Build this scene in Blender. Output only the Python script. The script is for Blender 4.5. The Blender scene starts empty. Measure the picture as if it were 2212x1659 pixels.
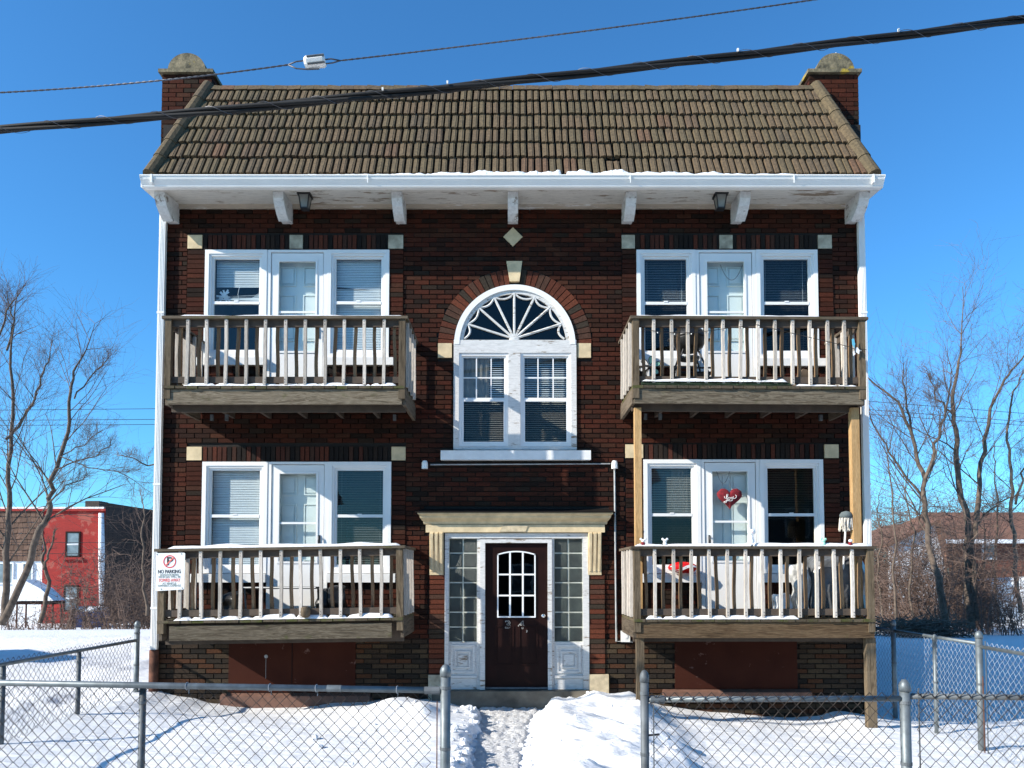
import bpy, math, random
from mathutils import Vector, Matrix, noise
R = math.radians
rng = random.Random(7)

# ------------------------------------------------------------------ camera, sky, sun, exposure
scene = bpy.context.scene
col = scene.collection
CAM_D, CAM_Z, PITCH = 10.6, 2.0, R(2.65)
cd = bpy.data.cameras.new('camera')
cam = bpy.data.objects.new('camera', cd); col.objects.link(cam)
cam.location = (0, -CAM_D, CAM_Z)
cam.rotation_euler = (R(90) + PITCH, 0, 0)
cd.sensor_width = 36.0; cd.lens = 27.0; cd.shift_y = 0.1494
cd.clip_start = 0.1; cd.clip_end = 3000
scene.camera = cam

LIGHT = Vector((1.0, 0.43, -0.60)).normalized()       # the way the sunlight travels
world = bpy.data.worlds.new('World'); scene.world = world
world.use_nodes = True
wn = world.node_tree; wn.nodes.clear()
sky = wn.nodes.new('ShaderNodeTexSky'); sky.sky_type = 'NISHITA'; sky.sun_disc = False
sky.sun_elevation = math.asin(-LIGHT.z); sky.sun_rotation = math.atan2(-LIGHT.x, -LIGHT.y)
sky.altitude = 200; sky.air_density = 1.0; sky.dust_density = 0.4; sky.ozone_density = 3.0
hsv = wn.nodes.new('ShaderNodeMix'); hsv.data_type = 'RGBA'; hsv.blend_type = 'MULTIPLY'; hsv.inputs[0].default_value = 1.0; hsv.inputs[7].default_value = (.49, 1.12, 1.52, 1)   # deep winter blue
bg = wn.nodes.new('ShaderNodeBackground'); bg.inputs['Strength'].default_value = 0.095
wo = wn.nodes.new('ShaderNodeOutputWorld')
wn.links.new(sky.outputs[0], hsv.inputs[6]); wn.links.new(hsv.outputs[2], bg.inputs[0]); wn.links.new(bg.outputs[0], wo.inputs[0])

sd = bpy.data.lights.new('sun', 'SUN'); sd.energy = 5.0; sd.angle = R(0.5); sd.color = (1.0, 0.94, 0.85)
sun = bpy.data.objects.new('sun', sd); col.objects.link(sun)
sun.rotation_euler = LIGHT.to_track_quat('-Z', 'Y').to_euler(); sun.location = (-20, -10, 20)
vs = scene.view_settings
vs.view_transform = 'Standard'; vs.look = 'None'; vs.gamma = 1.0; vs.use_curve_mapping = False
vs.exposure = 0.72
scene.cycles.use_denoising = True
scene.cycles.max_bounces = 6; scene.cycles.transparent_max_bounces = 24

# ------------------------------------------------------------------ helpers
F_, CX_, CY_ = 1659.0, 1106.0, 1160.0
cp, sp = math.cos(PITCH), math.sin(PITCH)
def U(px, py, Y=0.0):
    """world (x, z) of a photograph point (2212 px wide copy) on the vertical plane at depth Y"""
    t = (CY_ - py) / F_; yy = Y + CAM_D
    zz = yy * (t * cp + sp) / (cp - t * sp)
    d = yy * cp + zz * sp
    return ((px - CX_) * d / F_, zz + CAM_Z)
def UX(px, py, Y=0.0): return U(px, py, Y)[0]
def UZ(py, Y=0.0): return U(0, py, Y)[1]

ORG = {}
class MB:
    def __init__(s): s.v = []; s.f = []
    def add(s, vs_, fs):
        n = len(s.v); s.v.extend([tuple(a) for a in vs_]); s.f.extend([tuple(i + n for i in f) for f in fs]); return s
    def box(s, x0, x1, y0, y1, z0, z1, skip=''):
        v = [(x0,y0,z0),(x1,y0,z0),(x1,y1,z0),(x0,y1,z0),(x0,y0,z1),(x1,y0,z1),(x1,y1,z1),(x0,y1,z1)]
        fs = {'b':(0,3,2,1),'t':(4,5,6,7),'f':(0,1,5,4),'k':(2,3,7,6),'l':(0,4,7,3),'r':(1,2,6,5)}
        return s.add(v, [f for k, f in fs.items() if k not in skip])
    def hexa(s, v): # 8 corners ordered like box
        return s.add(v, [(0,3,2,1),(4,5,6,7),(0,1,5,4),(2,3,7,6),(0,4,7,3),(1,2,6,5)])
    def prism(s, poly, y0, y1): # poly in (x,z) ccw seen from -Y
        n = len(poly)
        v = [(x, y0, z) for x, z in poly] + [(x, y1, z) for x, z in poly]
        fs = [tuple(range(n)), tuple(reversed(range(n, 2*n)))] + [(i, i+n, (i+1)%n+n, (i+1)%n) for i in range(n)]
        return s.add(v, fs)
    def prism_x(s, poly, x0, x1): # poly in (y,z)
        n = len(poly)
        v = [(x0, y, z) for y, z in poly] + [(x1, y, z) for y, z in poly]
        fs = [tuple(reversed(range(n))), tuple(range(n, 2*n))] + [(i, (i+1)%n, (i+1)%n+n, i+n) for i in range(n)]
        return s.add(v, fs)
    def tube(s, pts, r, n=6, caps=True):
        pts = [Vector(p) for p in pts]; k = len(pts)
        rs = r if isinstance(r, (list, tuple)) else [r]*k
        b = len(s.v); up = None
        for i, p in enumerate(pts):
            d = (pts[min(i+1, k-1)] - pts[max(i-1, 0)])
            if d.length < 1e-9: d = Vector((0,0,1))
            d.normalize()
            if up is None:
                up = Vector((0,0,1)) if abs(d.z) < .9 else Vector((1,0,0))
            a = d.cross(up)
            if a.length < 1e-6: a = d.cross(Vector((1,0,0)))
            a.normalize(); up = a.cross(d).normalized()
            for j in range(n):
                t = 2*math.pi*j/n
                q = p + (a*math.cos(t) + up*math.sin(t))*rs[i]
                s.v.append((q.x, q.y, q.z))
        for i in range(k-1):
            for j in range(n):
                j2 = (j+1) % n
                s.f.append((b+i*n+j, b+i*n+j2, b+(i+1)*n+j2, b+(i+1)*n+j))
        if caps:
            s.f.append(tuple(b+j for j in reversed(range(n)))); s.f.append(tuple(b+(k-1)*n+j for j in range(n)))
        return s
    def lathe(s, prof, c, n=16, axis='z'): # prof: (r, h)
        b = len(s.v)
        for r, h in prof:
            for j in range(n):
                t = 2*math.pi*j/n; a, bb = r*math.cos(t), r*math.sin(t)
                p = {'z':(a,bb,h),'y':(a,h,bb),'x':(h,a,bb)}[axis]
                s.v.append((c[0]+p[0], c[1]+p[1], c[2]+p[2]))
        for i in range(len(prof)-1):
            for j in range(n):
                j2 = (j+1)%n; s.f.append((b+i*n+j, b+i*n+j2, b+(i+1)*n+j2, b+(i+1)*n+j))
        s.f.append(tuple(b+j for j in reversed(range(n)))); s.f.append(tuple(b+(len(prof)-1)*n+j for j in range(n)))
        return s
    def ball(s, c, rx, ry=None, rz=None, n=10, m=7):
        ry = ry or rx; rz = rz or rx
        b = len(s.v)
        for i in range(m+1):
            ph = math.pi*i/m
            for j in range(n):
                t = 2*math.pi*j/n
                s.v.append((c[0]+rx*math.sin(ph)*math.cos(t), c[1]+ry*math.sin(ph)*math.sin(t), c[2]-rz*math.cos(ph)))
        for i in range(m):
            for j in range(n):
                j2=(j+1)%n; s.f.append((b+i*n+j, b+i*n+j2, b+(i+1)*n+j2, b+(i+1)*n+j))
        return s
    def mesh(s, name, mat, c, smooth=False):
        me = bpy.data.meshes.new(name)
        me.from_pydata([(a[0]-c[0], a[1]-c[1], a[2]-c[2]) for a in s.v], [], s.f)
        if smooth:
            me.polygons.foreach_set('use_smooth', [True]*len(me.polygons))
        if mat: me.materials.append(mat)
        me.update(); return me

def place(o, loc, parent):
    loc = Vector(loc); ORG[o.name] = loc
    if parent is not None:
        o.parent = parent; o.location = loc - ORG[parent.name]
    else: o.location = loc
    col.objects.link(o); return o
def tag(o, label=None, cat=None, group=None, kind=None):
    if label: o['label'] = label
    if cat: o['category'] = cat
    if group: o['group'] = group
    if kind: o['kind'] = kind
    return o
def obj(name, mb, mat, parent=None, smooth=False, label=None, kind=None, cat=None, group=None):
    xs = [a[0] for a in mb.v]; ys = [a[1] for a in mb.v]; zs = [a[2] for a in mb.v]
    c = Vector(((min(xs)+max(xs))/2, (min(ys)+max(ys))/2, (min(zs)+max(zs))/2))
    if parent is None: c.z = min(zs)
    o = bpy.data.objects.new(name, mb.mesh(name, mat, c, smooth))
    place(o, c, parent); tag(o, label, cat, group, kind)
    return o
def thing(name, label, cat, loc, group=None):
    o = bpy.data.objects.new(name, None); o.empty_display_size = .3
    place(o, loc, None); tag(o, label, cat, group); return o
def part_empty(name, loc, parent, label=None):
    o = bpy.data.objects.new(name, None); place(o, loc, parent); tag(o, label); return o
def inst(name, me, loc, parent, rot=None, scale=None, label=None):
    o = bpy.data.objects.new(name, me)
    if rot: o.rotation_euler = rot
    if scale: o.scale = scale
    place(o, loc, parent); tag(o, label); return o
def structure(name, mb, mat, smooth=False):
    o = obj(name, mb, mat, None, smooth); o['kind'] = 'structure'; return o
def lerp(a, b, t): return a + (b-a)*t
def table(xs, ys):
    def f(x):
        if x <= xs[0]: return ys[0]
        for i in range(1, len(xs)):
            if x <= xs[i]:
                t = (x-xs[i-1])/(xs[i]-xs[i-1]); t = t*t*(3-2*t)
                return lerp(ys[i-1], ys[i], t)
        return ys[-1]
    return f
def sstep(a, b, x):
    t = max(0., min(1., (x-a)/(b-a))); return t*t*(3-2*t)

# ------------------------------------------------------------------ materials
def new_mat(name):
    m = bpy.data.materials.new(name); m.use_nodes = True
    nt = m.node_tree; nt.nodes.clear()
    out = nt.nodes.new('ShaderNodeOutputMaterial'); b = nt.nodes.new('ShaderNodeBsdfPrincipled')
    nt.links.new(b.outputs[0], out.inputs[0]); return m, nt, b
def ramp(nt, fac, stops, const=False):
    r = nt.nodes.new('ShaderNodeValToRGB'); cr = r.color_ramp
    if const: cr.interpolation = 'CONSTANT'
    cr.elements[0].position, cr.elements[1].position = stops[0][0], stops[-1][0]
    cr.elements[0].color = (*stops[0][1], 1); cr.elements[1].color = (*stops[-1][1], 1)
    for p, c in stops[1:-1]:
        e = cr.elements.new(p); e.color = (*c, 1)
    nt.links.new(fac, r.inputs[0]); return r.outputs[0]
def coords(nt, scale=(1,1,1), space='Object', jitter=True):
    tc = nt.nodes.new('ShaderNodeTexCoord'); mp = nt.nodes.new('ShaderNodeMapping')
    mp.inputs['Scale'].default_value = scale
    nt.links.new(tc.outputs[space], mp.inputs[0])
    if jitter:
        oi = nt.nodes.new('ShaderNodeObjectInfo'); ge = nt.nodes.new('ShaderNodeNewGeometry')
        a = nt.nodes.new('ShaderNodeMath'); a.operation = 'ADD'
        nt.links.new(oi.outputs['Random'], a.inputs[0]); nt.links.new(ge.outputs['Random Per Island'], a.inputs[1])
        mu = nt.nodes.new('ShaderNodeMath'); mu.operation = 'MULTIPLY'; mu.inputs[1].default_value = 37.0
        nt.links.new(a.outputs[0], mu.inputs[0]); nt.links.new(mu.outputs[0], mp.inputs['Location'])
    return mp.outputs[0]
def rand_out(nt):
    oi = nt.nodes.new('ShaderNodeObjectInfo'); ge = nt.nodes.new('ShaderNodeNewGeometry')
    a = nt.nodes.new('ShaderNodeMath'); a.operation = 'ADD'
    nt.links.new(oi.outputs['Random'], a.inputs[0]); nt.links.new(ge.outputs['Random Per Island'], a.inputs[1])
    f = nt.nodes.new('ShaderNodeMath'); f.operation = 'FRACT'; nt.links.new(a.outputs[0], f.inputs[0]); return f.outputs[0]
def nz(nt, vec, scale=5, detail=4, rough=.55, dist=0):
    n = nt.nodes.new('ShaderNodeTexNoise'); n.inputs['Scale'].default_value = scale; n.inputs['Detail'].default_value = detail
    n.inputs['Roughness'].default_value = rough; n.inputs['Distortion'].default_value = dist
    if vec is not None: nt.links.new(vec, n.inputs['Vector'])
    return n.outputs['Fac']
def mixc(nt, fac, a, b, mode='MIX'):
    m = nt.nodes.new('ShaderNodeMix'); m.data_type = 'RGBA'; m.blend_type = mode
    for sock, val in ((m.inputs[0], fac), (m.inputs[6], a), (m.inputs[7], b)):
        if isinstance(val, (int, float)): sock.default_value = val
        elif isinstance(val, tuple): sock.default_value = (*val, 1)
        else: nt.links.new(val, sock)
    return m.outputs[2]
def bump(nt, b, h, strength=.3, dist=.01):
    bp = nt.nodes.new('ShaderNodeBump'); bp.inputs['Strength'].default_value = strength; bp.inputs['Distance'].default_value = dist
    nt.links.new(h, bp.inputs['Height']); nt.links.new(bp.outputs[0], b.inputs['Normal'])
def simple(name, c, rough=.6, metal=0, var=.25, scale=8, bmp=.1, spec=.5, coat=0):
    m, nt, b = new_mat(name)
    n = nz(nt, coords(nt), scale, 5)
    lo = tuple(x*(1-var) for x in c); hi = tuple(min(1, x*(1+var)) for x in c)
    nt.links.new(ramp(nt, n, [(.3, lo), (.7, hi)]), b.inputs['Base Color'])
    b.inputs['Roughness'].default_value = rough; b.inputs['Metallic'].default_value = metal
    b.inputs['Specular IOR Level'].default_value = spec; b.inputs['Coat Weight'].default_value = coat
    if bmp: bump(nt, b, nz(nt, coords(nt), scale*4, 4), bmp, .005)
    return m

def brick_mat(name, stops, grime=.35):
    m, nt, b = new_mat(name)
    c = ramp(nt, rand_out(nt), stops, True)
    geo = nt.nodes.new('ShaderNodeNewGeometry')
    big = nz(nt, geo.outputs['Position'], .9, 5, .6)
    c = mixc(nt, ramp(nt, big, [(.42, (0,0,0)), (.62, (grime,)*3)]), c, (.012,.009,.008))
    fine = nz(nt, geo.outputs['Position'], 45, 4, .7)
    c = mixc(nt, 1.0, c, ramp(nt, fine, [(.3, (.6,.6,.6)), (.75, (1.35,1.3,1.25))]), 'MULTIPLY')
    salt = nz(nt, geo.outputs['Position'], 6, 8, .75)
    c = mixc(nt, ramp(nt, salt, [(.66, (0,0,0)), (.78, (.35,.35,.35))]), c, (.16,.14,.12))
    nt.links.new(c, b.inputs['Base Color']); b.inputs['Roughness'].default_value = .85
    b.inputs['Specular IOR Level'].default_value = .08
    bump(nt, b, nz(nt, geo.outputs['Position'], 70, 4, .7), .5, .004)
    return m
BR_STOPS = [(0,(.062,.018,.011)),(.13,(.044,.015,.009)),(.26,(.030,.014,.010)),(.38,(.070,.021,.012)),(.50,(.053,.018,.011)),
            (.64,(.037,.016,.010)),(.74,(.062,.025,.015)),(.84,(.019,.012,.009)),(.90,(.056,.017,.010)),(.95,(.031,.021,.015))]
M = {}
M['brick'] = brick_mat('brick_red', BR_STOPS)
M['brick_low'] = brick_mat('brick_basement', [(0,(.056,.040,.027)),(.2,(.040,.029,.021)),(.4,(.072,.034,.019)),(.6,(.030,.024,.019)),(.8,(.066,.048,.030)),(.92,(.020,.017,.014))], .15)
M['soldier'] = brick_mat('brick_soldier', [(0,(.10,.032,.02)),(.2,(.03,.022,.018)),(.4,(.075,.028,.02)),(.6,(.018,.015,.014)),(.8,(.06,.03,.022)),(.9,(.022,.018,.016))])
M['arch_brick'] = brick_mat('brick_arch', [(0,(.12,.038,.022)),(.25,(.095,.032,.02)),(.5,(.075,.04,.028)),(.7,(.13,.042,.024)),(.85,(.045,.035,.026))], .1)
M['mortar'] = simple('mortar_dark', (.014,.011,.009), .95, bmp=.3, scale=20)
M['stone'] = simple('limestone', (.60,.47,.28), .85, var=.2, scale=7, bmp=.35)
M['stone_rock'] = simple('limestone_rockface', (.52,.42,.27), .9, var=.25, scale=14, bmp=.9)
M['stone_grey'] = simple('limestone_grey', (.38,.34,.25), .9, var=.4, scale=9, bmp=.4)
M['step'] = simple('damp_step_stone', (.13,.11,.08), .7, var=.5, scale=5, bmp=.5)
M['vinyl'] = simple('white_vinyl', (.80,.785,.75), .45, var=.03, scale=3, bmp=0)
M['sill_white'] = simple('sill_white', (.74,.73,.70), .6, var=.08, scale=9, bmp=.15)
M['gutter'] = simple('gutter_white', (.80,.785,.74), .3, var=.04, scale=3, bmp=0)

def peel_mat(name, base, under, amount=.62, scale=(3,3,14), streak=True):
    m, nt, b = new_mat(name)
    v = coords(nt, scale)
    n1 = nz(nt, v, 2.2, 9, .72)
    v2 = coords(nt, (1.2,1.2,1.2)); n2 = nz(nt, v2, 1.5, 3)
    add = nt.nodes.new('ShaderNodeMath'); add.operation = 'MULTIPLY_ADD'; add.inputs[1].default_value = .35
    nt.links.new(n2, add.inputs[0]); nt.links.new(n1, add.inputs[2])
    mask = ramp(nt, add.outputs[0], [(amount+.16, (0,0,0)), (amount+.21, (1,1,1))])
    dirt = ramp(nt, nz(nt, coords(nt, scale), 6, 6, .7), [(.35, tuple(x*.78 for x in base)), (.6, base)])
    c = mixc(nt, mask, dirt, under)
    nt.links.new(c, b.inputs['Base Color']); b.inputs['Roughness'].default_value = .65
    bump(nt, b, mask, -.25, .004)
    return m
M['peel'] = peel_mat('peeling_white_paint', (.66,.645,.61), (.20,.15,.10), .60, (2,2,12))
M['soffit'] = peel_mat('soffit_paint', (.70,.67,.60), (.26,.20,.14), .58, (1.2,6,6))
M['frieze'] = peel_mat('frieze_bare', (.52,.44,.34), (.70,.69,.66), .60, (1.0,3,12))
M['bracket'] = peel_mat('bracket_paint', (.66,.66,.64), (.22,.19,.16), .60, (4,4,4))

def wood_mat(name, stops, axis, moss=0, knot=True, rough=.85):
    m, nt, b = new_mat(name)
    sc = {'x':(1.0,14,14),'y':(14,1.0,14),'z':(14,14,1.0)}[axis]
    v = coords(nt, sc)
    n = nz(nt, v, 1.5, 7, .62, 1.6)
    c = ramp(nt, n, stops)
    fine = nz(nt, coords(nt, tuple(a*4 for a in sc)), 4, 4)
    c = mixc(nt, 1.0, c, ramp(nt, fine, [(.3,(.65,.65,.65)),(.7,(1.25,1.22,1.18))]), 'MULTIPLY')
    vr = mixc(nt, 1.0, c, ramp(nt, rand_out(nt), [(0,(.62,.58,.53)),(1,(1.05,.99,.92))]), 'MULTIPLY')
    if moss:
        mm = nz(nt, coords(nt, (2,2,2)), 2.2, 6, .7)
        vr = mixc(nt, ramp(nt, mm, [(.62-moss, (0,0,0)), (.78-moss, (.9,.9,.9))]), vr, (.055,.062,.012))
    nt.links.new(vr, b.inputs['Base Color']); b.inputs['Roughness'].default_value = rough
    b.inputs['Specular IOR Level'].default_value = .25
    bump(nt, b, n, .35, .004); return m
WS = [(.32,(.045,.034,.025)),(.45,(.11,.09,.068)),(.56,(.165,.14,.11)),(.68,(.075,.058,.042))]
M['wood_x'] = wood_mat('weathered_wood', WS, 'x')
M['wood_y'] = wood_mat('weathered_wood_side', WS, 'y')
M['wood_z'] = wood_mat('weathered_wood_post', [(.32,(.045,.032,.018)),(.45,(.12,.094,.062)),(.55,(.185,.15,.105)),(.68,(.08,.058,.034))], 'z')
M['wood_rail'] = wood_mat('rail_wood', [(.3,(.05,.04,.028)),(.5,(.13,.11,.082)),(.7,(.065,.052,.036))], 'x', .06)
M['wood_board'] = wood_mat('deck_wood_mossy', [(.25,(.06,.045,.03)),(.5,(.12,.10,.07)),(.75,(.08,.06,.045))], 'y', .14)
M['bal_lit'] = wood_mat('baluster_sunlit', [(.2,(.40,.37,.33)),(.5,(.60,.575,.54)),(.8,(.68,.65,.62))], 'z')  # outer balusters: same weathered wood, sunlight put into the colour
M['bal_shade'] = wood_mat('baluster_shaded', [(.25,(.11,.065,.04)),(.5,(.23,.16,.10)),(.75,(.30,.23,.14))], 'z')  # inner balusters: that same wood with the shade put into its colour
M['wood_new'] = wood_mat('new_pine', [(.25,(.34,.19,.08)),(.45,(.52,.34,.16)),(.65,(.60,.42,.22)),(.8,(.42,.24,.10))], 'z')
M['wood_beam'] = wood_mat('beam_wood', [(.3,(.035,.028,.018)),(.42,(.12,.10,.072)),(.5,(.205,.182,.14)),(.58,(.085,.068,.045)),(.7,(.225,.205,.165))], 'x', .03)
M['wood_beam_brown'] = wood_mat('beam_wood_brown', [(.3,(.05,.03,.015)),(.42,(.13,.085,.045)),(.52,(.21,.15,.09)),(.6,(.10,.06,.03)),(.72,(.18,.13,.08))], 'x', .03)
M['wood_under'] = simple('joist_dark', (.07,.05,.035), .9, bmp=.3)

def tile_mat():
    m, nt, b = new_mat('concrete_tile')
    c = ramp(nt, rand_out(nt), [(0,(.122,.093,.056)),(.3,(.105,.083,.052)),(.6,(.128,.094,.058)),(.85,(.118,.084,.054)),(.95,(.098,.078,.054)),(1,(.132,.078,.050))])
    geo = nt.nodes.new('ShaderNodeNewGeometry')
    f = nz(nt, geo.outputs['Position'], 30, 5, .7)
    c = mixc(nt, 1.0, c, ramp(nt, f, [(.3,(.55,.55,.55)),(.7,(1.4,1.35,1.25))]), 'MULTIPLY')
    l = nz(nt, geo.outputs['Position'], 3.2, 7, .7)
    c = mixc(nt, ramp(nt, l, [(.55,(0,0,0)),(.72,(.55,.55,.55))]), c, (.055,.045,.035))
    nt.links.new(c, b.inputs['Base Color']); b.inputs['Roughness'].default_value = .92; b.inputs['Specular IOR Level'].default_value = .2
    bump(nt, b, f, .7, .006); return m
M['tile'] = tile_mat()
M['roof_felt'] = simple('roof_felt', (.010,.008,.007), .95, spec=.1)
def capstone_mat(name, lichen):
    m, nt, b = new_mat(name)
    c = ramp(nt, nz(nt, coords(nt,(1,1,1)), 9, 8, .72), [(.35,(.055,.048,.03)),(.5,(.15,.125,.075)),(.66,(.25,.20,.12))])
    c = mixc(nt, ramp(nt, nz(nt, coords(nt,(1,1,1)), 4, 5), [(.66-lichen,(0,0,0)),(.72-lichen,(1,1,1))]), c, (.34,.24,.03))
    nt.links.new(c, b.inputs['Base Color']); b.inputs['Roughness'].default_value = .95
    bump(nt, b, nz(nt, coords(nt,(1,1,1)), 30, 6), .8, .01); return m
M['cap'] = capstone_mat('capstone_weathered', .0); M['cap_lichen'] = capstone_mat('capstone_lichen', .10)

def glass_mat(name, tint=(1,1,1), ior=1.6, rough=0.0):
    m = bpy.data.materials.new(name); m.use_nodes = True; nt = m.node_tree; nt.nodes.clear()
    out = nt.nodes.new('ShaderNodeOutputMaterial'); mx = nt.nodes.new('ShaderNodeMixShader')
    tr = nt.nodes.new('ShaderNodeBsdfTransparent'); tr.inputs[0].default_value = (*tint, 1)
    gl = nt.nodes.new('ShaderNodeBsdfGlossy'); gl.inputs['Roughness'].default_value = rough
    fr = nt.nodes.new('ShaderNodeFresnel'); fr.inputs[0].default_value = ior
    gb = nt.nodes.new('ShaderNodeNewGeometry'); mm = nt.nodes.new('ShaderNodeMath'); mm.operation = 'SUBTRACT'; mm.inputs[0].default_value = 1.0
    m2 = nt.nodes.new('ShaderNodeMath'); m2.operation = 'MULTIPLY'
    nt.links.new(gb.outputs['Backfacing'], mm.inputs[1]); nt.links.new(fr.outputs[0], m2.inputs[0]); nt.links.new(mm.outputs[0], m2.inputs[1])
    nt.links.new(m2.outputs[0], mx.inputs[0]); nt.links.new(tr.outputs[0], mx.inputs[1]); nt.links.new(gl.outputs[0], mx.inputs[2])
    nt.links.new(mx.outputs[0], out.inputs[0])
    geo = nt.nodes.new('ShaderNodeNewGeometry')
    bp = nt.nodes.new('ShaderNodeBump'); bp.inputs['Strength'].default_value = .04; bp.inputs['Distance'].default_value = .02
    nt.links.new(nz(nt, geo.outputs['Position'], 2.5, 2), bp.inputs['Height']); nt.links.new(bp.outputs[0], gl.inputs['Normal'])
    return m
M['glass'] = glass_mat('window_glass', (.92,.95,.96), 1.6)
M['glass_dark'] = glass_mat('window_glass_screened', (.42,.43,.43), 1.5)
M['glass_screen'] = glass_mat('window_glass_light_screen', (.66,.65,.62), 1.4)
M['glass_door'] = glass_mat('door_glass', (.94,.97,.965), 1.55)
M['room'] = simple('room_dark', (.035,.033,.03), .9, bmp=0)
M['blind'] = simple('blind_slats', (.80,.81,.79), .5, var=.05, bmp=0)
M['blind_tan'] = simple('blind_tan', (.36,.34,.29), .55, var=.06, bmp=0)
M['curtain'] = simple('curtain_cloth', (.22,.20,.17), .9, var=.2)
M['door_white'] = simple('inner_door_white', (.78,.80,.78), .45, var=.03, bmp=0)
M['black'] = simple('black_metal', (.012,.012,.013), .45, bmp=0)
M['enamel'] = simple('black_enamel', (.006,.006,.006), .45, bmp=0)
M['chrome'] = simple('chrome', (.7,.7,.7), .12, 1, var=.02, bmp=0)
M['maroon_door'] = simple('maroon_door_paint', (.013,.0032,.002), .6, var=.25, scale=4, bmp=.05, spec=.15)
def board_mat():
    m, nt, b = new_mat('maroon_board_paint')
    c = ramp(nt, nz(nt, coords(nt,(1,1,1)), 3, 5), [(.3,(.036,.010,.006)),(.7,(.048,.014,.008))])
    c = mixc(nt, ramp(nt, nz(nt, coords(nt,(1,1,1)), 5.5, 7,.7), [(.63,(0,0,0)),(.66,(.5,.5,.5))]), c, (.22,.14,.12))
    nt.links.new(c, b.inputs['Base Color']); b.inputs['Roughness'].default_value = .8; b.inputs['Specular IOR Level'].default_value = .1; return m
M['board'] = board_mat()
M['sill_red'] = simple('painted_sill', (.15,.075,.05), .8, bmp=.4, scale=12)
M['conduit'] = simple('conduit_grey', (.33,.33,.32), .5, .1, bmp=0)
def glassblock_mat():
    m, nt, b = new_mat('glass_block')
    b.inputs['Base Color'].default_value = (.10,.135,.12,1); b.inputs['Roughness'].default_value = .28
    b.inputs['Specular IOR Level'].default_value = .5
    c = ramp(nt, nz(nt, coords(nt,(1,1,1)), 6, 4), [(.3,(.010,.017,.015)),(.7,(.040,.055,.046))]); nt.links.new(c, b.inputs['Base Color'])
    geo = nt.nodes.new('ShaderNodeNewGeometry'); w = []
    for rot in (45, -45):
        mp = nt.nodes.new('ShaderNodeMapping'); mp.inputs['Rotation'].default_value = (0, R(rot), 0); nt.links.new(geo.outputs['Position'], mp.inputs[0])
        wv = nt.nodes.new('ShaderNodeTexWave'); wv.inputs['Scale'].default_value = 22; nt.links.new(mp.outputs[0], wv.inputs[0]); w.append(wv.outputs['Fac'])
    a = nt.nodes.new('ShaderNodeMath'); a.operation = 'ADD'; nt.links.new(w[0], a.inputs[0]); nt.links.new(w[1], a.inputs[1])
    bump(nt, b, a.outputs[0], .6, .006); return m
M['glassblock'] = glassblock_mat()
M['lantern_glass'] = simple('frosted_lantern_glass', (.20,.20,.18), .4, bmp=0)
M['block_mortar'] = simple('block_mortar', (.42,.43,.36), .8, bmp=.2)

def snow_mat(name, c=(.77,.765,.755), rough_scale=1.0, dirty=0):
    m, nt, b = new_mat(name)
    geo = nt.nodes.new('ShaderNodeNewGeometry')
    b.inputs['Base Color'].default_value = (*c, 1); b.inputs['Roughness'].default_value = .7; b.inputs['Specular IOR Level'].default_value = .25
    if dirty:
        cc = ramp(nt, nz(nt, geo.outputs['Position'], 9, 8, .75), [(.28,(.58,.56,.53)),(.38,(.74,.73,.72)),(.5,c)])
        nt.links.new(cc, b.inputs['Base Color'])
    mp = nt.nodes.new('ShaderNodeMapping'); mp.inputs['Scale'].default_value = (1.0, 3.0, 1.0); mp.inputs['Rotation'].default_value = (0,0,R(12))
    nt.links.new(geo.outputs['Position'], mp.inputs[0])
    a = nz(nt, mp.outputs[0], 4.5*rough_scale, 7, .62)
    bump(nt, b, a, .6 if not dirty else .9, .09 if not dirty else .09)
    return m
M['snow'] = snow_mat('snow'); M['snow_path'] = snow_mat('trodden_snow', (.78,.77,.75), 4.0, 1)
M['galv'] = simple('galvanised_steel', (.15,.17,.175), .5, .4, var=.25, scale=14, bmp=.1)
M['galv_dull'] = simple('galvanised_dull', (.11,.12,.125), .65, .3, var=.4, scale=10, bmp=.1)
M['wire'] = simple('wire_dark', (.035,.028,.024), .8, 0, var=.4, bmp=0, spec=.2)
M['wire_bright'] = simple('wire_bright', (.30,.32,.34), .6, .2, var=.2, bmp=0)
M['rust'] = simple('rusty_iron', (.12,.05,.03), .9, .2, var=.5, bmp=.3)
M['cable'] = simple('cable_black', (.003,.003,.003), .75, bmp=0)
M['strand'] = simple('steel_strand', (.10,.10,.11), .5, .5, bmp=0)
M['ceramic'] = simple('white_ceramic', (.80,.79,.74), .2, var=.04, bmp=0)
M['bark'] = simple('bark', (.115,.085,.062), .95, var=.5, scale=6, bmp=.5)
M['pale_bark'] = simple('bark_pale', (.17,.135,.10), .95, var=.5, scale=6, bmp=.5)  # paler tone of the bark colour
M['twig'] = simple('twig_brown', (.13,.085,.065), .9, var=.35, bmp=0)
M['sign'] = simple('sign_white', (.80,.80,.77), .4, var=.03, bmp=0)
M['numeral'] = simple('numeral_outline', (.50,.50,.46), .6, bmp=0)
M['ink_black'] = simple('ink_black', (.02,.02,.02), .5, bmp=0)
M['ink_red'] = simple('ink_red', (.62,.05,.06), .5, bmp=0)
M['ink_pale'] = simple('ink_faded_red', (.75,.16,.13), .5, bmp=0)
M['ink_grey'] = simple('ink_faded', (.26,.30,.27), .5, bmp=0)
M['red_gloss'] = simple('red_inflatable', (.62,.012,.012), .25, var=.08, bmp=0)
M['white_gloss'] = simple('white_plastic', (.82,.82,.80), .3, var=.03, bmp=0)
M['heart'] = simple('heart_red', (.16,.006,.012), .9, var=.5, scale=30, bmp=.8)
M['mop'] = simple('mop_yarn', (.58,.53,.45), .95, var=.25, scale=20)
M['mop_grey'] = simple('mop_grey', (.10,.12,.12), .95, var=.3)
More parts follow.
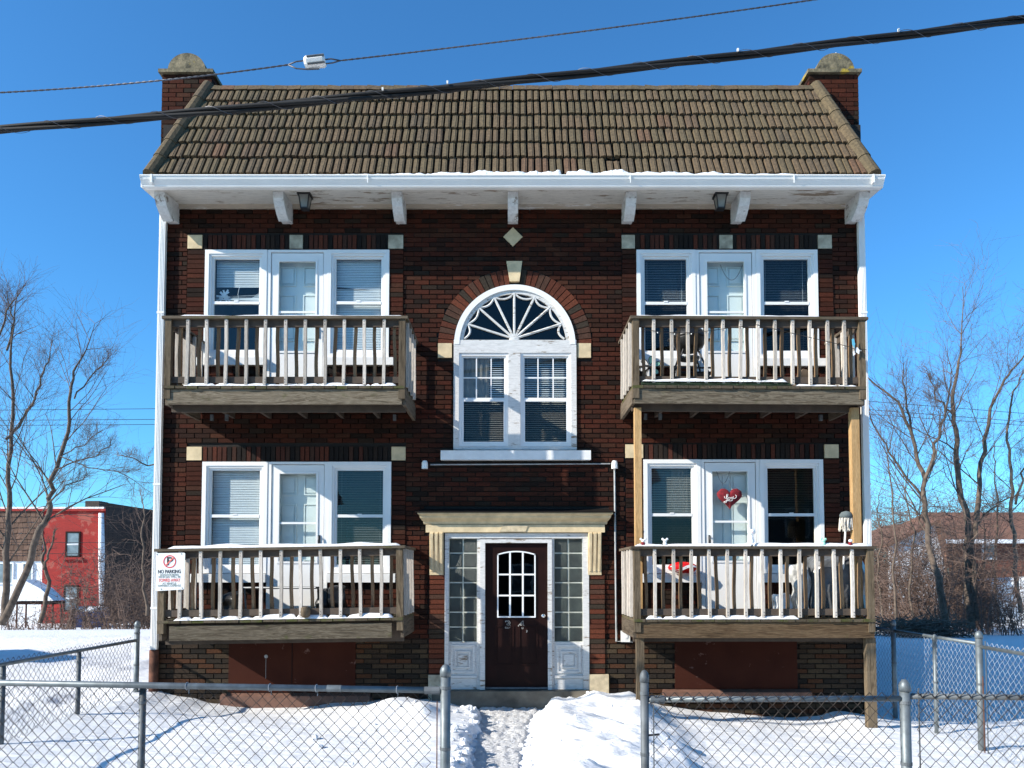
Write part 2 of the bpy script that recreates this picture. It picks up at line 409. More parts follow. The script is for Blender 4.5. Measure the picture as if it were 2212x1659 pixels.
M['mint'] = simple('mint_green_plastic', (.35,.68,.50), .4, bmp=0)
M['blue_wing'] = simple('blue_wing', (.12,.42,.55), .3, bmp=0)
M['sheet'] = simple('plastic_sheet_grey', (.10,.105,.11), .3, var=.5, scale=5, bmp=.5)
M['film'] = simple('clear_film', (.42,.42,.40), .22, var=.6, scale=7, bmp=.8)
M['garland'] = simple('evergreen_garland', (.03,.05,.02), .9, var=.6)
M['cushion'] = simple('brown_cushion', (.10,.07,.045), .95, var=.4, bmp=.5)

# ------------------------------------------------------------------ ground
wall_px = [(335,1492),(400,1506),(470,1520),(560,1527),(640,1526),(760,1515),(880,1510),(960,1512),(1000,1520),(1110,1522),(1150,1515),
           (1300,1512),(1400,1517),(1440,1526),(1560,1540),(1700,1550),(1760,1547),(1810,1536),(1880,1545),(1930,1551)]
WP = [U(a, b, 0) for a, b in wall_px]
w_of = table([a for a, b in WP], [b for a, b in WP])
base_of = table([-30,-9,-6,-4,-2,0,2,4,6,12], [.30,.36,.32,.27,.25,.22,.06,.02,.0,.03])
path_c = table([-6,-3,-1.2,0], [-.20,-.16,-.10,-.05])
path_w = table([-6,-3,-1.2,0], [.21,.23,.28,.42])
path_z = table([-6,-3,-1.2,0], [.10,.14,.16,.19])
def ground_h(x, y, with_path=True):
    far = sstep(8, 30, y)
    b = base_of(x)*(1-far) + far*(-.75)
    n = noise.fractal(Vector((x*.55, y*.8, 1.3)), .9, 2.0, 5)
    n2 = noise.noise(Vector((x*2.3, y*5.5, 4.2)))
    if y > -9:
        b = lerp(b, w_of(x), (1-sstep(-2.4, -.25, y)*1) if False else sstep(-1.8, -.15, y)*(1 - sstep(.5, 6, y))*(1 if abs(x) < 5.2 else max(0, 1-(abs(x)-5.2))))
    amp = .035*sstep(.1, .8, abs(y)) if abs(x) < 5 and y > -1 else .035
    h = b + amp*n*1.15 + .011*n2 + .008*noise.noise(Vector((x*6+1.7*noise.noise(Vector((x,y,0))), y*9, 1.2)))
    if y < -6.6: return lerp(h, -.16, sstep(-6.6, -7.6, y))
    # shovelled banks on both sides of the walk
    if -7 < y < .5 and -4 < x < 4:
        lb = math.exp(-((x+1.45)/.42)**2)*math.exp(-((y+1.15)/.55)**2)*.20 + math.exp(-((x+1.05)/.16)**2)*math.exp(-((y+1.5)/.30)**2)*.12
        lb += math.exp(-((x+1.95)/.10)**2)*math.exp(-((y+1.05)/.22)**2)*.06 + .07*math.exp(-((x+.8)/.45)**2)*sstep(-.3, -1.0, y)
        rb = sstep(.22, .62, x)*(1-sstep(1.45, 2.25, x))*sstep(-.15, -.75, y)
        ridge = .19 + .10*noise.noise(Vector((x*1.1+5, y*1.6, 8))) + .07*noise.noise(Vector((x*2.6, y*3.2, 2))) + .035*abs(noise.noise(Vector((x*6, y*7, 2)))) + .045*noise.ridged_multi_fractal(Vector((x*1.9, y*2.4, 6)), .9, 2, 5, 1, 2)-.05
        ridge += .06*math.exp(-((x-.78)/.09)**2 - ((y+3.2)/.12)**2) + .05*math.exp(-((x-1.6)/.10)**2 - ((y+1.0)/.15)**2)
        h += lb + rb*ridge
        if with_path:
            c, w = path_c(y), path_w(y)
            wob = .09*noise.noise(Vector((y*2.6, sstep(-1,1,x)*3, 7))) + .06*noise.noise(Vector((y*8, 3+sstep(-1,1,x)*4, 7)))
            e = .07 if x < c else .30
            k = 1 - sstep(w, w+e, abs(x-c)+wob)
            h = lerp(h, path_z(y)-.03, k)
    if x < -5.3 and y < 12:     # ploughed rows left of the side fence
        h += (.09*math.sin(y*1.3+x*.25+1.5*noise.noise(Vector((x*.6,y*.6,3))))+.07*noise.fractal(Vector((x*1.6,y*2.2,5)),.8,2,4))*sstep(-5.3, -6.2, x)*sstep(14, 6, y)
    return h
def axis_vals(lo, hi, f0, f1, step, growth):
    v = []; a = f0
    while a < f1: v.append(a); a += step
    s = step; b = f1
    while b < hi: v.append(b); s *= growth; b += s
    v.append(hi)
    s = step; b = f0
    pre = []
    while b > lo: s *= growth; b -= s; pre.append(max(b, lo))
    return sorted(set(pre + v))
gx = axis_vals(-500, 500, -6.5, 6.5, .05, 1.10); gy = axis_vals(-60, 900, -6.2, .2, .045, 1.10)
g = MB()
for y in gy:
    for x in gx: g.v.append((x, y, ground_h(x, y)))
nx = len(gx)
for j in range(len(gy)-1):
    for i in range(nx-1):
        a = j*nx+i; g.f.append((a, a+1, a+nx+1, a+nx))
structure('snow_ground', g, M['snow'], True)
structure('road', MB().box(-120, 120, -19.5, -8.2, -.30, -.135), simple('wet_asphalt', (.045,.045,.047), .55, var=.4, scale=2))  # unseen street behind the camera, added to cut bounce off the snow
# trodden walkway sheet
g = MB(); NXp, NYp = 36, 170
for j in range(NYp+1):
    y = lerp(-6.0, -.12, j/NYp)
    for i in range(NXp+1):
        t = i/NXp*2-1
        x = path_c(y) + t*(path_w(y)+.04)
        n = noise.fractal(Vector((x*7, y*6, 2)), .7, 2, 5)
        g.v.append((x, y, path_z(y) - .008 + .034*n - .06*sstep(.8, 1, abs(t))))
for j in range(NYp):
    for i in range(NXp):
        a = j*(NXp+1)+i; g.f.append((a, a+1, a+NXp+2, a+NXp+1))
structure('path', g, M['snow_path'], True)

rgc = random.Random(12); mb = MB()
for i in range(260):
    y = rgc.uniform(-5.5, -.4); sd = rgc.choice((-1, -1, 1))
    x = path_c(y) + sd*(path_w(y) + abs(rgc.gauss(0, .12))) if i % 4 else rgc.uniform(-2.2, 2.0)
    r_ = rgc.uniform(.008, .030)*(1.4 if sd < 0 else .8); z = ground_h(x, y) + r_*.35
    b0_ = len(mb.v); mb.ball((x, y, z), r_*rgc.uniform(.8,1.4), r_, r_*.75, 7, 5)
    mb.v[b0_:] = [(a+rgc.uniform(-.2,.2)*r_, b+rgc.uniform(-.2,.2)*r_, c+rgc.uniform(-.2,.2)*r_) for a, b, c in mb.v[b0_:]]
obj('snow_clods', mb, M['snow'], None, label='small clods of shovelled snow scattered along both edges of the walk', cat='snow', kind='stuff')

# ------------------------------------------------------------------ the apartment building
HW = 4.95
bld = thing('apartment_building', 'two storey dark red brick apartment building with tiled roof and four wooden balconies', 'building', (0, 0, 0))
CO, BL, GAP = .0677, .203, .014
Z_TOP = UZ(452)
holes = []                                  # (x0, x1, z0, z1) no running-bond bricks here
openings = []                               # holes through the mortar sheet
def px_rect(x0, y0, x1, y1, Y=0): # -> x0,x1,z0,z1
    a = U(x0, (y0+y1)/2, Y)[0]; b = U(x1, (y0+y1)/2, Y)[0]
    return a, b, UZ(y1, Y), UZ(y0, Y)
DECK_U = UZ(835, -1.05); DECK_L = UZ(1337, -1.05)
units = {
 'UL': dict(xs=(443,577,707,841), top=541, sill=773, silb=791, deck=DECK_U, stones=[(405,438),(625,655),(838,872)], st=(508,538)),
 'UR': dict(xs=(1375,1502,1633,1766), top=541, sill=775, silb=793, deck=DECK_U, stones=[(1342,1372),(1553,1583),(1766,1797)], st=(508,538)),
 'LL': dict(xs=(437,578,709,845), top=998, sill=1238, silb=1258, deck=DECK_L, stones=[(403,437),(845,877)], st=(965,995)),
 'LR': dict(xs=(1390,1513,1641,1778), top=993, sill=1238, silb=1258, deck=DECK_L, stones=[(1350,1390),(1780,1812)], st=(960,990)),
}
for k, u in units.items():
    ztop = UZ(u['top']); zs = UZ(u['sill']); zb = UZ(u['silb'])
    ymid = u['top'] + 100
    X = [UX(a, ymid) for a in u['xs']]
    u['X'] = X; u['ztop'] = ztop; u['zs'] = zs; u['zb'] = zb
    openings.append((X[0], X[1], zs, ztop)); openings.append((X[1], X[2], u['deck'], ztop)); openings.append((X[2], X[3], zs, ztop))
    holes.append((X[0], X[3], zs, ztop)); holes.append((X[1], X[2], u['deck'], ztop))
    u['zst'] = (UZ(u['st'][1]), UZ(u['st'][0]))
    sx = [(UX(a, 520 if k[0]=='U' else 980), UX(b, 520 if k[0]=='U' else 980)) for a, b in u['stones']]
    u['sx'] = sx
    holes.append((sx[0][0], sx[-1][1], ztop-.0, u['zst'][1]+.012))
    # jamb columns
    holes.append((sx[0][0], X[0], zs-.3, ztop)); holes.append((X[3], sx[-1][1], zs-.3, ztop))
    holes.append((X[0]-.13, X[1], zb-.01, zs)); holes.append((X[2], X[3]+.08, zb-.01, zs))
# arch window
AC = U(1112, 745, 0); AR = 132/156.0; ARB = 167/156.0
ax0, ax1, az0, az1 = px_rect(980, 748, 1245, 972)
holes.append((ax0, ax1, az0, az1+.02)); openings.append((ax0, ax1, az0, az1)); 
sill = px_rect(953, 975, 1275, 995); holes.append((sill[0], sill[1], sill[2], sill[3]))
imp = [px_rect(945, 742, 978, 773), px_rect(1246, 742, 1278, 773)]
for i_ in imp: holes.append(i_)
# entry
ent = px_rect(961, 1152, 1272, 1489); openings.append(ent); holes.append(ent)
cor = px_rect(907, 1100, 1320, 1150); holes.append((cor[0]+.06, cor[1]-.06, cor[2], cor[3]))
cl = px_rect(927, 1150, 960, 1242); crr = px_rect(1268, 1150, 1300, 1242); holes += [cl, crr]
blk = [px_rect(926, 1457, 962, 1500), px_rect(1273, 1456, 1314, 1499)]; holes += blk
pil = [px_rect(926, 1242, 961, 1457), px_rect(1272, 1242, 1307, 1456)]; holes += pil
# basement boards
bas = [px_rect(494, 1386, 768, 1496), px_rect(1458, 1381, 1722, 1488)]
for b_ in bas: holes.append(b_)
bsil = [px_rect(480, 1497, 800, 1524), px_rect(1431, 1489, 1749, 1508)]
for b_ in bsil: holes.append(b_)
dia = U(1108, 512, 0); DR = .135

wall = part_empty('wall', (0,0,3), bld)
# mortar sheet with real openings
def sheet(x0, x1, z0, z1, y, hs):
    xs = sorted({x0, x1, *[min(max(h[0],x0),x1) for h in hs], *[min(max(h[1],x0),x1) for h in hs]})
    zs = sorted({z0, z1, *[min(max(h[2],z0),z1) for h in hs], *[min(max(h[3],z0),z1) for h in hs]})
    mb = MB()
    for i in range(len(xs)-1):
        for j in range(len(zs)-1):
            cx, cz = (xs[i]+xs[i+1])/2, (zs[j]+zs[j+1])/2
            if any(h[0] < cx < h[1] and h[2] < cz < h[3] for h in hs): continue
            mb.add([(xs[i],y,zs[j]),(xs[i+1],y,zs[j]),(xs[i+1],y,zs[j+1]),(xs[i],y,zs[j+1])], [(0,1,2,3)])
    return mb
arch_box = (AC[0]-AR, AC[0]+AR, az1, AC[1]+AR)
ms = sheet(-HW+.012, HW-.012, -.4, Z_TOP+.1, .020, openings + [arch_box])
N = 24                                     # fill between the arch and its square
zc0 = az1
for sgn in (-1, 1):
    for i in range(N):
        a0, a1 = math.pi/2*i/N, math.pi/2*(i+1)/N
        p0 = (AC[0]+sgn*AR*math.cos(a0), max(zc0, AC[1]+AR*math.sin(a0))); p1 = (AC[0]+sgn*AR*math.cos(a1), max(zc0, AC[1]+AR*math.sin(a1)))
        top = AC[1]+AR
        ms.add([(p0[0],.020,p0[1]),(p1[0],.020,p1[1]),(p1[0],.020,top),(p0[0],.020,top)], [(0,1,2,3)])
obj('mortar', ms, M['mortar'], wall)
# bricks ---------------------------------------------------------------
def sub_intervals(a, b, cuts):
    segs = [(a, b)]
    for c0, c1 in cuts:
        out = []
        for s0, s1 in segs:
            if c1 <= s0 or c0 >= s1: out.append((s0, s1)); continue
            if c0 > s0: out.append((s0, c0))
            if c1 < s1: out.append((c1, s1))
        segs = out
    return segs
full_me = MB().box(-BL/2, BL/2, 0, .022, -.0268, .0268, 'k').mesh('brick', M['brick'], (0,0,0))
rows = int((Z_TOP + .4)/CO)
Z_LOW = UZ(1385)
fulls, others, lows = [], MB(), MB()
for r in range(rows):
    z0 = Z_TOP - (r+1)*CO + GAP/2; z1 = z0 + CO - GAP; zm = (z0+z1)/2
    if z1 < -.3: break
    cuts = [(h[0], h[1]) for h in holes if h[2]-.02 < zm < h[3]+.02]
    dz = zm-AC[1]
    if abs(dz) < ARB and dz > -.02:
        half = math.sqrt(ARB*ARB - dz*dz); cuts.append((AC[0]-half-.004, AC[0]+half+.004))
    dd = DR - abs(zm-dia[1])
    if dd > 0: cuts.append((dia[0]-dd-.01, dia[0]+dd+.01))
    off = (BL+GAP)/2 * (r % 2)
    x = -HW - off
    while x < HW:
        a, b = max(x, -HW), min(x+BL, HW)
        if b-a > .02:
            for s0, s1 in sub_intervals(a, b, cuts):
                if s1-s0 < .025: continue
                yo = -.001 + rng.uniform(-.003, .003)
                if s1-s0 > BL-.001 and zm > Z_LOW: fulls.append(((s0+s1)/2, yo, zm))
                elif zm > Z_LOW: others.box(s0, s1, yo, .021, z0, z1, 'k')
                else: lows.box(s0, s1, yo, .021, z0, z1, 'k')
        x += BL+GAP
def bkey(p):
    x, _, z = p
    hid = (x < -1.25 or x > 1.5)
    return (1 if hid else 0, x*x + (z-2.2)**2)
fulls.sort(key=bkey)
for p in fulls[:296]: inst('brick', full_me, p, wall)
for x, y, z in fulls[296:]: others.box(x-BL/2, x+BL/2, y, y+.022, z-.0288, z+.0288, 'k')
obj('brick_courses', others, M['brick'], wall, kind='stuff')
obj('basement_brick_courses', lows, M['brick_low'], wall, kind='stuff')
# side walls and back
sb = MB()
for sgn in (-1, 1):
    for r in range(rows):
        z0 = Z_TOP - (r+1)*CO + GAP/2; z1 = z0+CO-GAP
        if z1 < -.3: break
        y = (BL+GAP)/2*(r % 2) + .0
        yy = y - (BL+GAP)
        while yy < 12.5:
            a, b = max(yy, .016), min(yy+BL, 12.5)
            if b-a > .03:
                o_ = rng.uniform(-.002, .004)
                if sgn < 0: sb.box(-HW-.008-o_, -HW+.01, a, b, z0, z1, 'r')
                else: sb.box(HW-.01, HW+.008+o_, a, b, z0, z1, 'l')
            yy += BL+GAP
obj('side_brick_courses', sb, M['brick'], wall, kind='stuff')
s2 = MB(); s2.box(-HW+.003, -HW+.3, .02, 12.5, -.4, 8.35); s2.box(HW-.3, HW-.003, .02, 12.5, -.4, 8.35)
s2.box(-HW+.3, HW-.3, 12.2, 12.5, -.4, 8.35)
obj('side_wall_core', s2, M['mortar'], wall)
# soldier courses, jamb stacks, stones
SW = .0677
sol_me = MB().box(-.0268, .0268, 0, .014, -.5, .5, 'k').mesh('soldier_brick', M['soldier'], (0,0,0))
for k, u in units.items():
    z0, z1 = u['zst'][0]-.0, u['zst'][1]
    zt = u['ztop']+.006
    for i, (a, b) in enumerate(u['sx']):
        mb = MB().box(a+.006, b-.006, -.012, .013, z0+.004, z1-.002)
        grey = (k == 'UR') or (k == 'UL' and i > 0)
        obj('stone_block', mb, M['stone_grey'] if grey else M['stone'], wall)
    x = u['sx'][0][1]+.008
    xe = u['sx'][-1][0]-.008
    while x+.0577 <= xe+.002:
        xm = x+.0288
        if not any(a-.03 < xm < b+.03 for a, b in u['sx']):
            inst('soldier_brick', sol_me, (xm, -.002+rng.uniform(-.003,.003), (zt+z1)/2), wall, scale=(1, 1, z1-zt))
        x += SW
    jb = MB()
    for (a, b) in ((u['sx'][0][0], u['X'][0]), (u['X'][3], u['sx'][-1][1])):
        z = u['ztop']
        while z > u['zs']-.3:
            jb.box(a+.012, b-.004, -.016+rng.uniform(-.004,.004), .013, z-.0577, z, 'k'); z -= CO
    obj('jamb_brick_courses', jb, M['brick'], wall, kind='stuff')
    hb = MB()                              # header course below the sills
    for (a, b) in ((u['X'][0]-.1, u['X'][1]), (u['X'][2], u['X'][3]+.06)):
        x = a
        while x+.09 < b:
            hb.box(x, x+.088, -.006, .013, u['zb']-.105, u['zb']-.012, 'k'); x += .102
    obj('header_brick_courses', hb, M['soldier'], wall, kind='stuff')
# arch ring
nb = 38; r0, r1 = AR+.012, ARB
for i in range(nb):
    a = math.pi*(i+.5)/nb
    if abs(a-math.pi/2) < .10: continue
    hwid0, hwid1 = math.pi*r0/nb/2-.005, math.pi*r1/nb/2-.006
    dx, dz = math.cos(a), math.sin(a); tx, tz = -dz, dx
    pts = [(AC[0]+dx*r0-tx*hwid0, AC[1]+dz*r0-tz*hwid0), (AC[0]+dx*r1-tx*hwid1, AC[1]+dz*r1-tz*hwid1),
           (AC[0]+dx*r1+tx*hwid1, AC[1]+dz*r1+tz*hwid1), (AC[0]+dx*r0+tx*hwid0, AC[1]+dz*r0+tz*hwid0)]
    obj('arch_brick', MB().prism(pts, -.008+rng.uniform(-.003,.003), .010), M['arch_brick'], wall)
kx0, kz1 = U(1094,566); kx1 = UX(1128,566); kb0, kz0 = U(1101,609); kb1 = UX(1122,609)
key = obj('keystone', MB().prism([(kb0,kz0),(kb1,kz0),(kx1,kz1),(kx0,kz1)], -.035, .02), M['stone'], wall)
ik = [(lerp(kb0,kx0,.12)+.025, kz0+.045),(lerp(kb1,kx1,.12)-.025,kz0+.045),(kx1-.035,kz1-.03),(kx0+.035,kz1-.03)]
for i_ in imp: obj('impost_stone', MB().box(i_[0]+.008, i_[1]-.012, -.014, .014, i_[2], i_[3]), M['stone'], wall)
obj('diamond_stone', MB().prism([(dia[0],dia[1]-DR),(dia[0]+DR,dia[1]),(dia[0],dia[1]+DR),(dia[0]-DR,dia[1])], -.012, .014), M['stone'], wall)
for b_, (sx0, sx1) in zip(bas, ((0,0),(0,0))):
    obj('basement_board', MB().box(b_[0], b_[1], -.004, .03, b_[2], b_[3]), M['board'], bld)
mb = MB(); b_ = bas[0]; sx_, sz_ = U(575,1418); sp2 = MB().lathe([(.026,-.006),(.018,-.010),(.001,-.011)], (sx_,-.0045+.006,sz_), 9, 'y'); sp2.box(sx_-.003, sx_+.001, -.0055, -.0042, sz_-.30, sz_-.03); obj('paint_splash', sp2, M['conduit'], bld); mb.box((b_[0]+b_[1])/2-.006, (b_[0]+b_[1])/2+.006, -.010, -.0045, b_[2], b_[3]); obj('board_joint', mb, M['maroon_door'], bld)
for b_ in bsil:
    obj('basement_sill', MB().hexa([(b_[0],-.09,b_[2]-.04),(b_[1],-.09,b_[2]-.04),(b_[1],.012,b_[2]-.04),(b_[0],.012,b_[2]-.04),(b_[0],-.09,b_[3]-.03),(b_[1],-.09,b_[3]-.03),(b_[1],.012,b_[3]),(b_[0],.012,b_[3])]), M['sill_red'], bld)
# pilaster bricks by the door
pb = MB()
for p in pil:
    z = p[3]
    while z > p[2]:
        pb.box(p[0]+.008, p[1]-.006, -.02+rng.uniform(-.005,.005), .013, max(z-.0577, p[2]), z, 'k'); z -= CO
obj('pilaster_brick_courses', pb, M['arch_brick'], wall, kind='stuff')
obj('base_stone', MB().box(blk[0][0], blk[0][1]-.01, -.06, .012, blk[0][2]-.1, blk[0][3]), M['stone_grey'], wall)
obj('base_stone', MB().box(blk[1][0], blk[1][1], -.06, .012, blk[1][2]-.1, blk[1][3]), M['stone_rock'], wall)

# ---------------------------------------------------------------- windows
def ring(mb, x0, x1, z0, z1, w, y0, y1, wb=None):
    wb = w if wb is None else wb
    mb.box(x0, x1, y0, y1, z1-w, z1); mb.box(x0, x1, y0, y1, z0, z0+wb)
    mb.box(x0, x0+w, y0, y1, z0+wb, z1-w); mb.box(x1-w, x1, y0, y1, z0+wb, z1-w); return mb
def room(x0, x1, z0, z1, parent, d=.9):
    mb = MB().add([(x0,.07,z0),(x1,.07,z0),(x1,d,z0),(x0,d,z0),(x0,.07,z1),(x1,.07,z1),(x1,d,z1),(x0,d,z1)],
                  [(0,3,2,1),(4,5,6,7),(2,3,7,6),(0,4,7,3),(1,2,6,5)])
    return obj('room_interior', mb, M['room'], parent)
def slats(x0, x1, z0, z1, y, tilt, pitch=.024, w=.025, sag=0):
    mb = MB(); z = z1
    c, s = math.cos(tilt)*w/2, math.sin(tilt)*w/2
    while z > z0:
        d = rng.uniform(-.0015,.0015)
        mb.add([(x0,y-c,z-s+d),(x1,y-c,z-s-d),(x1,y+c,z+s-d),(x0,y+c,z+s+d)], [(0,1,2,3)]); z -= pitch
    for xx in (x0+.06, x1-.06): mb.box(xx-.001, xx+.001, y-.016, y-.014, z0, z1)
    return mb
def window(x0, x1, z0, z1, style, parent):
    c = MB(); ring(c, x0, x1, z0, z1, .055, -.028, .03)
    w = obj('window', c, M['vinyl'], parent)
    c = MB(); ring(c, x0+.055, x1-.055, z0+.055, z1-.055, .03, -.012, .04)
    obj('inner_frame', c, M['vinyl'], w)
    c = MB(); ring(c, x0+.085, x1-.085, z0+.085, z1-.085, .032, .012, .055)
    obj('sash', c, M['vinyl'], w)
    gx0, gx1, gz0, gz1 = x0+.117, x1-.117, z0+.117, z1-.117
    zm = (gz0+gz1)/2 + style.get('mid', .02)
    obj('meeting_rail', MB().box(gx0, gx1, .006, .05, zm-.02, zm+.02), M['vinyl'], w)
    obj('pane', MB().box(gx0, gx1, .040, .043, zm+.02, gz1), M[style.get('gu','glass')], w)
    obj('pane', MB().box(gx0, gx1, .028, .031, gz0, zm-.02), M[style.get('gl','glass')], w)
    room(x0+.056, x1-.056, z0+.056, z1-.056, w)
    b = style.get('blind')
    if b == 'broken':
        bl = slats(gx0, gx1, lerp(gz1, zm, .58), gz1, .11, R(65))
        z_ = lerp(gz1, zm, .6)
        for i in range(9):                # slats hanging askew
            a = R(rng.uniform(-75, 75)); L = rng.uniform(.08,.17); cx = gx0+.11+rng.uniform(-.02,.02); cz = z_-.13
            dx, dz = math.cos(a)*L/1.3, math.sin(a)*L/1.3; nx_, nz_ = -math.sin(a)*.012, math.cos(a)*.012
            bl.add([(cx-dx-nx_,.095,cz-dz-nz_),(cx+dx-nx_,.097,cz+dz-nz_),(cx+dx+nx_,.10,cz+dz+nz_),(cx-dx+nx_,.10,cz-dz+nz_)], [(0,1,2,3)])
        for i in range(7):
            z = zm+.06+i*.008+rng.uniform(-.004,.006)
            bl.add([(gx0,.09,z),(gx1,.09,z+rng.uniform(-.02,.04)),(gx1,.11,z+.03),(gx0,.11,z+.012)], [(0,1,2,3)])
        for i in range(6):
            t = i/5
            bl.add([(gx1-.02-t*.14,.10,zm+.07+t*.01),(gx1-.0-t*.02,.10,lerp(zm+.12,z_,1-t*.5)),(gx1,.10,lerp(zm+.14,z_,1-t*.5)),(gx1-.0-t*.12,.10,zm+.08+t*.01)], [(0,1,2,3)])
        obj('blind', bl, M['blind'], w)
        obj('blind_cord', MB().tube([(gx0+.33,.09,z_),(gx0+.31,.09,z_-.1),(gx0+.325,.09,z_-.2)], .003, 4), M['blind'], w)
    elif b:
        zb = lerp(gz1, gz0, style.get('len', 1.0))
        obj('blind', slats(gx0-.01, gx1+.01, zb, gz1, style.get('y', .10), style.get('tilt', R(60))), M[style.get('bm','blind')], w)
    if style.get('gap'):                  # dark triangle laid before the blind, for the slit a bent slat leaves
        obj('dark_slit', MB().add([(gx0,.084,lerp(zm,gz1,.36)),(lerp(gx0,gx1,.8),.084,lerp(zm,gz1,.33)),(gx0,.084,lerp(zm,gz1,.40))],[(0,1,2)]), M['room'], w)
    if style.get('curtain'):
        cm = MB(); n = 22; cx0, cx1 = lerp(gx0,gx1,style['curtain'][0]), lerp(gx0,gx1,style['curtain'][1])
        for i in range(n+1):
            x = lerp(cx0,cx1,i/n); y = .17+.02*math.sin(i*1.9); cm.v += [(x,y,gz0-.03),(x+.01*math.sin(i),y,gz1)]
        for i in range(n): cm.f.append((2*i,2*i+2,2*i+3,2*i+1))
        obj('curtain', cm, M['curtain'], w, True)
    if style.get('latch', True):
        obj('sash_lock', MB().box((gx0+gx1)/2-.03,(gx0+gx1)/2+.03,.0,.006,zm+.012,zm+.03), M['vinyl'], w)
    return w
def storm_door(x0, x1, z0, z1, parent, handle='r', heart=False, cross=.0):
    c = MB(); w_ = .05
    c.box(x0, x1, -.02, .03, z1-.035, z1); c.box(x0, x0+w_, -.02, .03, z0, z1-.035); c.box(x1-w_, x1, -.02, .03, z0, z1-.035)
    fr = obj('door_frame', c, M['vinyl'], parent)
    gpx = (x1-x0)
    dx0, dx1, dz0, dz1 = x0+w_+.008, x1-w_-.008, z0+.01, z1-.045
    gx0, gx1 = dx0+.105, dx1-.105; gz1 = dz1-.12; gz0 = z0+(z1-z0)*.335
    d = MB(); d.box(dx0, dx1, -.008, .026, gz1, dz1); d.box(dx0, dx1, -.008, .026, dz0, gz0)
    d.box(dx0, gx0, -.008, .026, gz0, gz1); d.box(gx1, dx1, -.008, .026, gz0, gz1)
    door = obj('storm_door', d, M['vinyl'], parent)
    t = MB(); ring(t, gx0-.028, gx1+.028, gz0-.02, gz1+.028, .028, -.018, -.0085); obj('glazing_trim', t, M['vinyl'], door)
    zm = lerp(gz0, gz1, .44)
    obj('crossbar', MB().box(gx0, gx1, -.004, .02, zm-.014, zm+.014), M['vinyl'], door)
    obj('pane', MB().box(gx0, gx1, .012, .015, zm+.014, gz1), M['glass_door'], door)
    obj('pane', MB().box(gx0, gx1, .006, .009, gz0, zm-.014), M['glass_door'], door)
    hx = dx1-.055 if handle == 'r' else dx0+.055
    h = MB(); h.box(hx-.012, hx+.012, -.02, -.008, z0+.92, z0+1.07); h.tube([(hx,-.05,z0+1.05),(hx,-.06,z0+1.0),(hx,-.05,z0+.9)], .011, 6); h.tube([(hx,-.02,z0+1.04),(hx,-.05,z0+1.05)], .01, 6)
    obj('handle', h, M['black'], door)
    obj('door_latch_gap', MB().box(dx1+.0015, dx1+.0065, -.004, .02, dz0, dz1), M['black'], door)
    # six panel inner door
    iy = .13
    sl = obj('inner_door', MB().box(x0+w_+.002, x1-w_-.002, iy, iy+.04, z0, z1-.04), M['door_white'], parent)
    W = x1-x0-2*w_
    for cxn in (.27, .73):
        for za, zb in ((.05,.36),(.43,.74),(.80,.93)):
            a, b = x0+w_+W*(cxn-.16), x0+w_+W*(cxn+.16); c0, c1 = lerp(z0,z1-.04,za), lerp(z0,z1-.04,zb)
            p = MB(); ring(p, a, b, c0, c1, .016, iy-.020, iy); p.box(a+.034, b-.034, iy-.016, iy, c0+.034, c1-.034)
            obj('door_panel', p, M['door_white'], sl)
    rm = MB().add([(x0+w_,.028,z0),(x1-w_,.028,z0),(x1-w_,iy,z0),(x0+w_,iy,z0)],[(0,1,2,3)])
    rm.add([(x0+w_-.001,.03,z0),(x0+w_-.001,iy+.04,z0),(x0+w_-.001,iy+.04,z1),(x0+w_-.001,.03,z1)],[(0,1,2,3)])
    rm.add([(x1-w_+.001,.03,z0),(x1-w_+.001,iy+.04,z0),(x1-w_+.001,iy+.04,z1),(x1-w_+.001,.03,z1)],[(0,1,2,3)])
    rm.add([(x0,.03,z1-.036),(x1,.03,z1-.036),(x1,iy+.04,z1-.036),(x0,iy+.04,z1-.036)],[(0,1,2,3)])
    obj('door_reveal', rm, M['vinyl'], parent)
    return dict(x0=x0,x1=x1,gx0=gx0,gx1=gx1,gz0=gz0,gz1=gz1,door=door)
styles = {
 'UL': (dict(blind='broken'), dict(blind=1, tilt=R(68), gap=1)),
 'UR': (dict(blind=1, tilt=R(28), gl='glass_dark', y=.12), dict(blind=1, tilt=R(25), gl='glass_dark', y=.12)),
 'LL': (dict(blind=1, tilt=R(62)), dict(blind=1, tilt=R(16), gu='glass', gl='glass', bm='blind_tan')),
 'LR': (dict(blind=1, tilt=R(35), bm='blind_tan', gl='glass_dark', curtain=(.55,.9)), dict(blind=1, len=.52, tilt=R(32), bm='blind_tan', gu='glass_screen', gl='glass_screen')),
}
doors = {}
for k, u in units.items():
    X = u['X']
    window(X[0], X[1], u['zs'], u['ztop'], styles[k][0], bld)
    window(X[2], X[3], u['zs'], u['ztop'], styles[k][1], bld)
    doors[k] = storm_door(X[1]+.002, X[2]-.002, u['deck']+.02, u['ztop'], bld, 'l' if k[1]=='R' else 'r')
    for a, b in ((X[0]-.12, X[1]+.0), (X[2]-.0, X[3]+.07)):
        s = MB().hexa([(a,-.075,u['zb']),(b,-.075,u['zb']),(b,.03,u['zb']),(a,.03,u['zb']),(a,-.075,u['zs']-.012),(b,-.075,u['zs']-.012),(b,.03,u['zs']-.002),(a,.03,u['zs']-.002)])
        obj('window_sill', s, M['sill_white'], bld)

